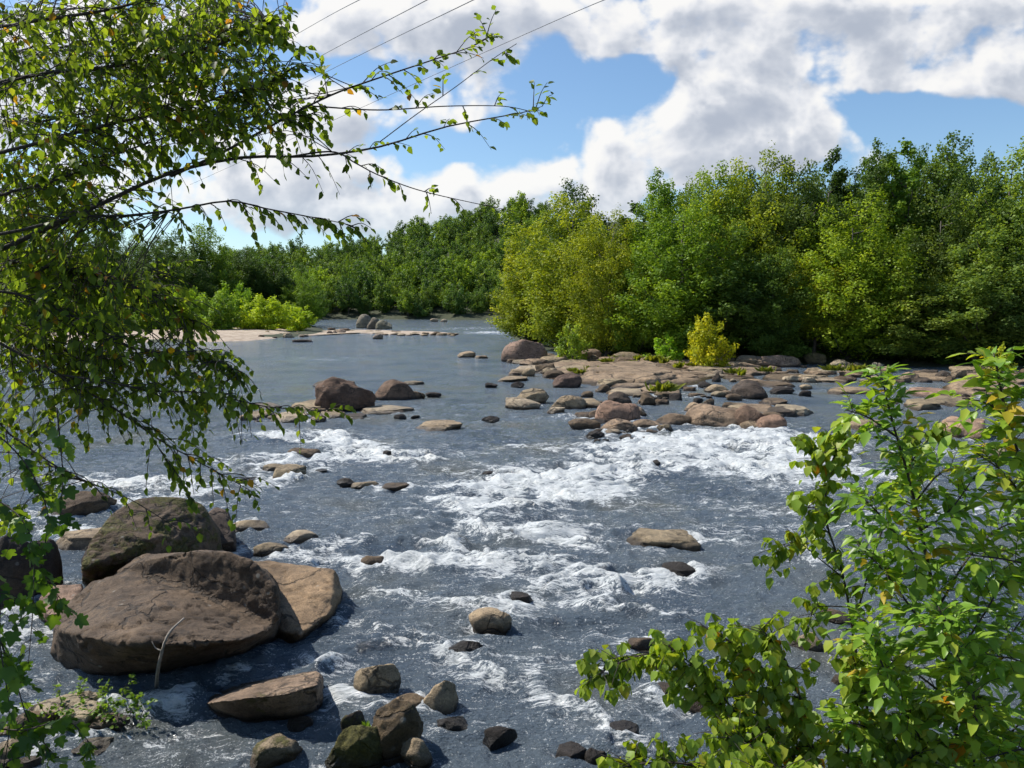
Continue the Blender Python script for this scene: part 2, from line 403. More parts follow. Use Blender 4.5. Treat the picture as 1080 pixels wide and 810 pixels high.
ks = np.linspace(-1, 1, 221); ks = np.sign(ks) * (np.abs(ks) * .35 + np.abs(ks) ** 3 * .65)
X2 = ks[None, :] * np.maximum(60, ys[:, None] * 1.6) ; Y2 = np.repeat(ys[:, None], len(ks), 1)
g = MB(); V, f = grid_mesh(X2, Y2, ground_z(X2, Y2)); g.add(V, [f])
def ground_material():
    m, nt = mat('forest_floor'); n = N(nt); pos = n.new('ShaderNodeNewGeometry').outputs['Position']
    a = n.noise(pos, .9, 6, .7); b = n.noise(pos, 14, 4, .7)
    c = n.ramp(a, [(.3, (.016, .026, .008)), (.5, (.030, .040, .014)), (.7, (.060, .056, .026))])
    c = n.mix(1, c, n.ramp(b, [(.3, .55), (.7, 1.4)]), 'MULTIPLY')
    pb = n.new('ShaderNodeBsdfPrincipled'); n.set(pb.inputs['Base Color'], c); pb.inputs['Roughness'].default_value = .9
    n.set(pb.inputs['Normal'], n.bump(b, .7, .05))
    out = n.new('ShaderNodeOutputMaterial'); nt.links.new(pb.outputs[0], out.inputs[0]); return m
tag(g.build('ground', ground_material(), smooth=True), kind='structure')

# ------------------------------------------------------------------ water (built after the rocks, see river_water)
FOAM_GLITTER = [  # photo point, half sizes, strength, slope; foam, and sun glitter painted as foam
 (660, 520, 300, 80, .22, 0), (600, 660, 260, 110, .16, 0), (130, 740, 190, 90, .18, 0), (330, 500, 180, 50, .14, 0), (780, 480, 140, 40, .16, 0), (470, 560, 160, 60, .12, 0),
 (800, 466, 80, 12, 1.0, .02), (850, 478, 50, 16, .9, 0), (730, 476, 80, 10, .9, -.05), (690, 466, 60, 7, .8, 0), (760, 492, 100, 8, .75, 0), (640, 478, 50, 6, .5, 0), (560, 470, 90, 5, .35, 0), (850, 500, 60, 12, .6, 0),
 (610, 512, 52, 15, 1.15, .0), (560, 520, 60, 15, .8, .0), (505, 532, 50, 12, .65, .0), (640, 505, 26, 12, .9, 0), (570, 498, 70, 8, .55, 0), (520, 515, 60, 8, .4, 0),
 (400, 482, 60, 6, .9, .0), (345, 462, 50, 6, .95, 0), (370, 470, 30, 8, .9, 0), (300, 487, 50, 6, .75, 0), (430, 485, 26, 5, .8, 0), (280, 460, 50, 5, .5, 0), (290, 508, 24, 6, .9, 0), (250, 490, 40, 7, .6, 0),
 (545, 560, 90, 8, .65, .02), (590, 572, 60, 7, .75, .12), (480, 578, 50, 6, .85, .12), (545, 590, 70, 8, .9, .10), (595, 602, 42, 7, 1.15, .05), (450, 600, 60, 6, .85, 0), (410, 596, 50, 5, .7, -.02), (360, 572, 50, 6, .55, 0), (520, 606, 60, 6, .7, .1), (340, 590, 40, 6, .5, 0),
 (680, 612, 50, 8, .95, .05), (640, 622, 60, 6, .7, 0), (560, 622, 40, 5, .8, -.2), (720, 600, 60, 5, .35, 0), (700, 560, 80, 6, .35, 0), (820, 540, 80, 8, .5, 0), (800, 575, 70, 6, .35, 0), (860, 590, 70, 7, .5, 0), (930, 510, 80, 12, .6, 0), (990, 480, 70, 8, .5, 0), (1000, 540, 90, 10, .5, 0), (900, 560, 80, 8, .5, 0), (960, 600, 90, 10, .4, 0),
 (480, 640, 70, 7, .6, .08), (420, 625, 50, 6, .5, 0), (560, 655, 90, 10, .35, .05), (660, 668, 60, 10, .5, .1), (600, 700, 90, 12, .42, .15), (560, 728, 60, 12, .62, .3), (600, 755, 60, 12, .6, .2), (660, 790, 60, 12, .55, 0), (500, 715, 50, 14, .35, .1), (690, 740, 40, 14, .5, 0), (640, 640, 60, 6, .5, .1), (700, 650, 60, 6, .4, 0),
 (750, 440, 30, 3, .5, 0), (700, 418, 40, 4, .6, 0), (730, 408, 20, 3, .6, 0), (650, 405, 40, 3, .4, 0), (900, 412, 60, 3, .4, 0), (960, 408, 30, 3, .5, 0), (610, 440, 60, 4, .5, 0), (820, 400, 40, 2.5, .35, 0), (1040, 422, 50, 4, .6, 0),
 (160, 516, 80, 11, 1.0, .0), (100, 536, 60, 9, .9, 0), (60, 506, 70, 9, .6, 0), (230, 530, 60, 6, .4, 0), (80, 566, 40, 10, .8, 0), (20, 550, 50, 10, .7, 0),
 (30, 655, 60, 22, .55, 0), (20, 740, 70, 40, .45, 0), (160, 755, 60, 26, .33, 0), (200, 790, 90, 20, .33, 0), (370, 700, 50, 20, .30, 0), (430, 680, 70, 14, .35, .1), (390, 660, 60, 10, .30, .1), (350, 740, 50, 14, .35, 0), (330, 700, 50, 12, .3, 0),  # lower-left patches: white painted where the sun glitters on the water
 (520, 351, 40, 2.0, .75, .0), (500, 346, 40, 1.6, .45, 0), (545, 356, 26, 1.6, .4, 0), (330, 378, 80, 2, .2, 0), (460, 366, 60, 2, .2, 0), (420, 347.5, 70, 1.6, .35, 0)]
CALM = [(430, 380, 190, 40), (850, 420, 90, 18), (770, 415, 60, 10), (880, 400, 60, 12), (300, 400, 160, 30)]
def foam_glitter_at(px, py):
    s = np.zeros(px.shape)
    for (x, y, rx, ry, w, sl) in FOAM_GLITTER:
        dx = px - x; dy = py - y - sl * dx
        s += w * np.exp(-.9 * ((dx / rx) ** 2 + (dy / ry) ** 2))
    return s
def build_river(rocks):
    nr, nc = 800, 640
    yr = 6.8 * (300 / 6.8) ** np.linspace(0, 1, nr); k = np.linspace(-1, 1, nc)
    X = k[None] * (yr[:, None] * .86 + 4); Y = np.repeat(yr[:, None], nc, 1)
    px, py, _ = proj(X, Y, 0)
    fo = foam_glitter_at(px, py)
    # foam collects round the stones, most on the side the current meets
    for (rx_, ry_, ra, rb) in rocks:
        m = (np.abs(X - rx_) < ra * 2 + 1) & (np.abs(Y - ry_) < rb * 2 + 1)
        if not m.any(): continue
        d = np.hypot((X[m] - rx_) / (ra + .02), (Y[m] - ry_) / (rb + .02))
        edge = np.exp(-((d - 1.06) * ra / .16) ** 2)
        act = sstep(400, 470, py[m])
        fo[m] += .50 * edge * act * (.6 + .8 * vnoise(X[m] * 1.3, Y[m] * 1.3, 0, 77))
    warp = fbm(X * .5, Y * .5, 0, 3, 11)
    strk = fbm(X * .55 + warp * 1.2, Y * 1.0 + warp, 0, 4, 21)               # patches and lanes
    fine = fbm(X * 2.2 + warp, Y * 3.0 + warp, 0, 4, 31)
    # standing waves: broken crests lie across the current, smooth tongues run between them
    cr1 = 1 - np.abs(fbm(X * .32 + warp * .8, Y * 1.15 + warp * 1.6, 0, 2, 61)) * 3.2
    cr2 = 1 - np.abs(fbm(X * .9 + warp, Y * 2.6 + warp * 1.2, 0, 2, 62)) * 3.0
    crest = np.clip(.62 * cr1 + .38 * cr2, -1, 1)
    foam = np.clip(fo, 0, 1.3) * (.78 + .48 * crest) + .45 * strk * np.clip(fo * 1.6, 0, 1) + .55 * fine * np.clip(fo * 1.6, 0, 1)
    turb = np.clip(fo, 0, 1)
    dist = np.hypot(X, Y)
    rough = .25 + .75 * sstep(372, 450, py)                                   # smoother far upstream
    calm = np.zeros_like(X)
    for (x, y, rx, ry) in CALM: calm += np.exp(-(((px - x) / rx) ** 2 + ((py - y) / ry) ** 2))
    rough *= 1 - .55 * np.clip(calm, 0, 1)
    # waves: crests roughly across the current, each size kept only where the grid can carry it
    wx, wy = X + .35 * warp, Y + .5 * warp
    h = .060 * fbm(wx * .45, wy * .75, 0, 2, 41) * rough
    h += .040 * (1 - np.abs(fbm(wx * 1.1, wy * 1.7, 0, 2, 42)) * 2.2) * rough * (.35 + .65 * np.clip(turb + .3, 0, 1))
    h += .030 * (1 - np.abs(vnoise(wx * 3.1, wy * 4.2, 0, 43)) * 2) * rough * sstep(60, 25, dist)
    h += .016 * vnoise(wx * 7.5, wy * 9.5, 0, 44) * rough * sstep(35, 12, dist)
    h += turb * .22 * crest
    h += turb * (.10 * (1 - np.abs(fbm(wx * .9, wy * 1.6, 0, 3, 45)) * 2.4) + .07 * fbm(wx * 3.3, wy * 4.4, 0, 3, 46))
    h += sstep(90, 50, dist) * .0
    V, f = grid_mesh(X, Y, h - .03)
    mb = MB(); mb.add(V, [f]); me = mb.mesh('river_water', smooth=True, tint=False)
    at = me.attributes.new('foam', 'FLOAT', 'POINT'); at.data.foreach_set('value', foam.ravel().astype(np.float32))
    at = me.attributes.new('chop', 'FLOAT', 'POINT'); at.data.foreach_set('value', (rough).ravel().astype(np.float32))
    m, nt = mat('river_water'); n = N(nt)
    pos = n.new('ShaderNodeNewGeometry').outputs['Position']
    fa = n.new('ShaderNodeAttribute', attribute_name='foam').outputs['Fac']; ch = n.new('ShaderNodeAttribute', attribute_name='chop').outputs['Fac']
    dw = n.new('ShaderNodeTexNoise'); n.set(dw.inputs['Vector'], pos); dw.inputs['Scale'].default_value = .8; dw.inputs['Detail'].default_value = 3
    pw = n.vmath('ADD', n.scale(pos, (.62, 1.7, 1)), n.vmath('MULTIPLY', dw.outputs['Color'], (1.2, 1.2, 0)))
    lace = n.noise(pw, 4.2, 8, .72); lace2 = n.noise(pw, 15, 5, .7); grain = n.noise(pos, 55, 3, .8)
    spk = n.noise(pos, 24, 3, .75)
    fv = n.math('ADD', fa, n.math('ADD', n.math('MULTIPLY', n.math('SUBTRACT', lace, .5), 2.6), n.math('ADD', n.math('MULTIPLY', n.math('SUBTRACT', lace2, .5), 1.9), n.math('MULTIPLY', n.math('SUBTRACT', grain, .5), 1.1))))
    fmask = n.smooth(fv, .56, .98)
    # small flecks painted white to stand for sun glints on the chop
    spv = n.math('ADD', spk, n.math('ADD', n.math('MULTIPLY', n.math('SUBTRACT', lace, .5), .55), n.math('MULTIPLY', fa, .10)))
    glint_flecks = n.math('MULTIPLY', n.smooth(spv, .615, .70), n.smooth(ch, .35, .85))
    fmask = n.math('MAXIMUM', fmask, n.math('MULTIPLY', glint_flecks, .75))
    w1 = n.noise(n.scale(pos, (1, 1.7, 1)), 3.0, 5, .65); w2 = n.noise(n.scale(pos, (1, 1.5, 1)), 13, 5, .7); w3 = n.noise(pos, 45, 3, .7)
    hgt = n.math('ADD', n.math('MULTIPLY', w1, 1.0), n.math('ADD', n.math('MULTIPLY', w2, .60), n.math('MULTIPLY', w3, .30)))
    hgt = n.math('MULTIPLY', hgt, n.math('ADD', .24, n.math('MULTIPLY', ch, .74)))
    nb = n.bump(hgt, 1.0, .19)
    pb = n.new('ShaderNodeBsdfPrincipled')
    deep = n.ramp(n.noise(pos, .25, 3), [(.34, (.080, .110, .148)), (.52, (.132, .166, .198)), (.74, (.140, .144, .124))])
    n.set(pb.inputs['Base Color'], deep); pb.inputs['Roughness'].default_value = .10; pb.inputs['IOR'].default_value = 1.333
    pb.inputs['Specular IOR Level'].default_value = .5
    n.set(pb.inputs['Normal'], nb)
    fo_ = n.new('ShaderNodeBsdfPrincipled'); n.set(fo_.inputs['Base Color'], n.ramp(n.math('ADD', n.math('MULTIPLY', lace2, .7), n.math('MULTIPLY', lace, .3)), [(.3, (.27, .30, .31)), (.48, (.60, .63, .63)), (.60, (.82, .83, .82))]))
    fo_.inputs['Roughness'].default_value = .6
    n.set(fo_.inputs['Normal'], n.bump(n.math('ADD', n.math('MULTIPLY', lace, 1.0), n.math('MULTIPLY', lace2, .5)), .9, .16))
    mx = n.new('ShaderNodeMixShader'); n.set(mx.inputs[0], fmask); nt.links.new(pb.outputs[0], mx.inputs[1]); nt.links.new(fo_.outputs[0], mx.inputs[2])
    out = n.new('ShaderNodeOutputMaterial'); nt.links.new(mx.outputs[0], out.inputs[0])
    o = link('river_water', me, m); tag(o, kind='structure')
# ------------------------------------------------------------------ rocks
def ico(level):
    bm = bmesh.new(); bmesh.ops.create_icosphere(bm, subdivisions=level, radius=1)
    v = np.array([x.co[:] for x in bm.verts]); f = np.array([[q.index for q in x.verts] for x in bm.faces]); bm.free(); return v, f
ICO = {k: ico(k) for k in (3, 4, 5, 6)}
def rock_shape(seed, kind, level):
    rng = np.random.default_rng(seed); v, f = ICO[level]; v = v.copy()
    if kind == 'slab':                     # low plate: broad flat top, quick rounded rim, angular outline
        ang = np.arctan2(v[:, 1], v[:, 0])
        v[:, 2] = np.sign(v[:, 2]) * np.abs(v[:, 2]) ** .55
        lim = 1 + .16 * vnoise(np.cos(ang) * 1.6, np.sin(ang) * 1.6, 0, seed)
        v[:, :2] *= lim[:, None]
        ncut, lo, hi = 9, .58, .88
    elif kind == 'block': ncut, lo, hi = 12, .46, .72
    else: ncut, lo, hi = 12, .64, .93
    for i in range(ncut):
        if kind == 'slab': a = rng.uniform(0, 6.28); nn = np.array([math.cos(a), math.sin(a), rng.uniform(-.1, .3)])
        else: nn = rng.normal(size=3)
        nn /= np.linalg.norm(nn); d = rng.uniform(lo, hi)
        ex = np.maximum(0, v @ nn - d); v -= ex[:, None] * nn * (.94 if kind == 'block' else .88)
    if kind == 'slab':
        tn = np.array([rng.uniform(-.16, .16), rng.uniform(-.16, .16), 1]); tn /= np.linalg.norm(tn)
        ex = np.maximum(0, v @ tn - .72); v -= ex[:, None] * tn * .88
    nrm = unit(v)
    amp = {'slab': .17, 'block': .16, 'dome': .17}[kind]
    v = v + nrm * (amp * fbm(v[:, 0] * 1.4, v[:, 1] * 1.4, v[:, 2] * 1.4 + seed, 3, seed))[:, None]
    v = v + nrm * (.055 * fbm(v[:, 0] * 4, v[:, 1] * 5, v[:, 2] * 5 + seed, 3, seed + 5, .6))[:, None]
    if level >= 5: v = v + nrm * (.012 * fbm(v[:, 0] * 16, v[:, 1] * 16, v[:, 2] * 16 + seed, 3, seed + 9, .6))[:, None]
    v[:, :2] /= np.abs(v[:, :2]).max(0); v[:, 2] /= v[:, 2].max()
    return v, f
PROTO = {}
def rock_mesh(kind, var, level):
    k = (kind, var, level)
    if k not in PROTO:
        v, f = rock_shape(100 + var * 17 + {'slab': 0, 'block': 3, 'dome': 7}[kind], kind, level)
        mb = MB(); mb.add(v, [f]); PROTO[k] = mb.mesh('rock', smooth=True)
    return PROTO[k]
ROCKS_XY = []
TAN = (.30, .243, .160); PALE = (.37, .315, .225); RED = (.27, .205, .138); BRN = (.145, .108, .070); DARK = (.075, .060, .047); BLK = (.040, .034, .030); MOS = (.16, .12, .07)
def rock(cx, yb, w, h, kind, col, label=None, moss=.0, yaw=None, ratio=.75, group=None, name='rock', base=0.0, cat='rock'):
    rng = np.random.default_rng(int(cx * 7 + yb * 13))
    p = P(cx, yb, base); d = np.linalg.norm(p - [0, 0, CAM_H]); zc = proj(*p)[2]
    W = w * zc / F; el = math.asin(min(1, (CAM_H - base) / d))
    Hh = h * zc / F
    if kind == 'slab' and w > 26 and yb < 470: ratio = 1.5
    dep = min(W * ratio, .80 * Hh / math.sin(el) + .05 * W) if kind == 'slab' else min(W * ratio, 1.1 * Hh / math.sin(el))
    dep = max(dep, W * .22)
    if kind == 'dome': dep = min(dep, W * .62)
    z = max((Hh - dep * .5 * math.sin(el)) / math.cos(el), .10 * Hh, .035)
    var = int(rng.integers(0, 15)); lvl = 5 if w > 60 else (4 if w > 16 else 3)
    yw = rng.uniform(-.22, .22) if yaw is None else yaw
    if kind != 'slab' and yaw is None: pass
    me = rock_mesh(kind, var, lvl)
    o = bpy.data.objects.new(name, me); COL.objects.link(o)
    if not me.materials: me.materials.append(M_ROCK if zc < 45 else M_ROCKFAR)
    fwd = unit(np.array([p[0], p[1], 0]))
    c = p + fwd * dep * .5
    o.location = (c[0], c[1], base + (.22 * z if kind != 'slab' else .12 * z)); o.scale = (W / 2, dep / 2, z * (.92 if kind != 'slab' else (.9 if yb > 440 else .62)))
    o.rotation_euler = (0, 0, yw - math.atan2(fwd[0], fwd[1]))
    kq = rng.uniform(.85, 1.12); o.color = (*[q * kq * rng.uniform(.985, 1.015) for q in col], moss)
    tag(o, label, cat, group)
    if yb > 395: ROCKS_XY.append((c[0], c[1], W / 2, dep / 2))
    return o

def hull_rock(name, hulls, voxel, label, col, moss, seed, amp=.05, sm=6):
    """a boulder from the hulls of measured points, fused, worn and weathered"""
    bm = bmesh.new()
    for pts in hulls:
        b2 = bmesh.new(); vs = [b2.verts.new(p) for p in pts]
        r = bmesh.ops.convex_hull(b2, input=vs)
        bmesh.ops.delete(b2, geom=[g_ for g_ in r['geom_interior'] if isinstance(g_, bmesh.types.BMVert)], context='VERTS')
        tmp = bpy.data.meshes.new('t'); b2.to_mesh(tmp); b2.free(); bm.from_mesh(tmp); bpy.data.meshes.remove(tmp)
    me = bpy.data.meshes.new(name); bm.to_mesh(me); bm.free()
    o = bpy.data.objects.new(name, me); COL.objects.link(o)
    md = o.modifiers.new('r', 'REMESH'); md.mode = 'VOXEL'; md.voxel_size = voxel
    ms = o.modifiers.new('s', 'SMOOTH'); ms.iterations = sm; ms.factor = .5
    dg = bpy.context.evaluated_depsgraph_get()
    m2 = bpy.data.meshes.new_from_object(o.evaluated_get(dg)); o.modifiers.clear(); o.data = m2; m2.name = name
    n_ = len(m2.vertices); co = np.empty(n_ * 3); m2.vertices.foreach_get('co', co); co = co.reshape(-1, 3)
    nn = np.empty(n_ * 3); m2.vertices.foreach_get('normal', nn); nn = nn.reshape(-1, 3)
    x, y, z = co.T
    # worn foliation: ridges that run along the stone, dents and pits
    wq = fbm(x * .8, y * .8, z * .8, 2, seed + 3)
    rid = np.abs(fbm(x * 1.6 + wq, y * 3.5 + wq * 2, z * 4.5 + wq, 3, seed + 4))
    dsp = amp * 1.3 * fbm(x * 1.1, y * 1.1, z * 1.1, 3, seed) - amp * .9 * np.exp(-rid * 12) * (vnoise(x, y, z, seed + 8) > -.1) + amp * .38 * fbm(x * 6, y * 6, z * 8, 4, seed + 1, .65)
    co = co + nn * dsp[:, None]
    ctr = np.array([(co[:, 0].min() + co[:, 0].max()) / 2, (co[:, 1].min() + co[:, 1].max()) / 2, 0]); co -= ctr
    m2.vertices.foreach_set('co', co.ravel()); m2.polygons.foreach_set('use_smooth', np.ones(len(m2.polygons), bool)); m2.update()
    m2.materials.clear(); m2.materials.append(M_ROCK)
    o.location = ctr; o.color = (*col, moss); tag(o, label, 'boulder')
    ROCKS_XY.append((ctr[0], ctr[1], np.ptp(co[:, 0]) / 2, np.ptp(co[:, 1]) / 2))
    return o
b = -.35
# the big wedge in the lower left: low lit flank, a crest behind and a hollow under it
frontA = [P(52, 706, b), P(85, 722, b), P(140, 718, b), P(205, 708, b), P(262, 694, b), P(288, 682, b), P(296, 660, b)]
browA = [P(58, 664, .74), P(90, 672, .95), P(140, 678, 1.0), P(205, 680, .96), P(255, 675, .80), P(290, 662, .55)]
topA = [PD(70, 636, 13.0), PD(100, 614, 13.6), PD(140, 602, 14.0), PD(165, 602, 13.9), PD(205, 626, 13.2), PD(240, 648, 12.8), PD(275, 662, 12.5)]
backA = [P(60, 650, b), P(100, 618, b), P(200, 612, b), P(296, 640, b)]
crestA = [PD(128, 601, 14.0), PD(158, 587, 13.8), PD(198, 579, 13.45), PD(240, 581, 13.15), PD(270, 596, 12.95), PD(291, 620, 12.75), PD(295, 655, 12.6), PD(150, 586, 15.0), PD(235, 582, 15.0),
          PD(262, 655, 13.1), PD(228, 640, 13.4), PD(185, 612, 13.9), P(110, 610, b), P(150, 595, b), P(240, 595, b), P(296, 615, b), P(296, 660, b), PD(150, 600, 14.0)]
hull_rock('boulder', [frontA + browA + topA + backA, crestA], 
          .045, 'biggest red-brown boulder in the water at lower left, lit flank under a raised crest', (.132, .098, .068), .08, 3, .085, 3)
# lit slab leaning on its right side
hull_rock('boulder', [[P(268, 672, b), P(300, 690, b), P(330, 676, b), P(357, 655, b), P(362, 625, b), P(300, 600, b), P(262, 612, b),
                       P(272, 652, .18), P(300, 668, .15), P(318, 670, .2), P(350, 646, .28), P(360, 622, .32), PD(352, 603, 14.9), PD(318, 596, 15.3), PD(282, 590, 15.5), PD(250, 590, 15.4)]], .045,
          'tawny sunlit slab leaning against the right side of the biggest boulder', (.29, .21, .13), .05, 9, .045, 4)
# mossy rounded boulder behind
hull_rock('boulder', [[P(84, 625, b), P(120, 632, b), P(180, 615, b), P(240, 600, b), P(250, 575, b), P(90, 600, b), P(120, 570, b), P(220, 560, b),
                       PD(86, 600, 14.6), PD(94, 570, 15.3), PD(118, 541, 16.0), PD(145, 527, 16.5), PD(165, 523, 16.8), PD(190, 526, 17), PD(210, 531, 17.2), PD(226, 552, 17.0), PD(216, 585, 16.4), PD(160, 568, 15.6)]], .05,
          'high rounded boulder with mossy left shoulder behind the biggest boulder', (.14, .105, .072), .55, 14, .07, 5)
hull_rock('boulder', [[P(205, 595, b), P(250, 590, b), P(249, 570, b), P(215, 565, b), PD(214, 545, 17.8), PD(228, 535, 18.2), PD(240, 539, 18.2), PD(247, 553, 18.0), PD(248, 572, 17.6), PD(215, 575, 17.2)]], .05,
          'small dark boulder wedged against the right of the mossy rounded boulder', (.13, .10, .08), .1, 19, .04, 4)
hull_rock('boulder', [[P(38, 660, b), P(62, 668, b), P(92, 650, b), P(88, 625, b), P(44, 630, b), PD(42, 632, 13.9), PD(56, 618, 14.3), PD(86, 616, 14.3), PD(88, 640, 13.5), PD(50, 650, 13.2)]], .045,
          'small brown block squeezed at the left end of the biggest boulder', (.27, .19, .14), .1, 23, .04, 4)
hull_rock('boulder', [[P(212, 742, b), P(235, 766, b), P(280, 776, b), P(325, 770, b), P(342, 748, b), P(330, 728, b), P(240, 722, b),
                       P(216, 742, .30), P(226, 740, .48), P(250, 737, .56), P(300, 733, .60), P(334, 722, .60), PD(240, 728, 11.1), PD(222, 734, 11.0), PD(262, 719, 11.5), PD(300, 712, 11.7), PD(322, 708, 11.75), PD(334, 706, 11.7), PD(341, 712, 11.5), PD(340, 740, 11.0)]], .035,
          'brown wedge-shaped rock with yellow moss on its left end, alone in the glittering water', (.27, .20, .14), .36, 31, .045, 4)

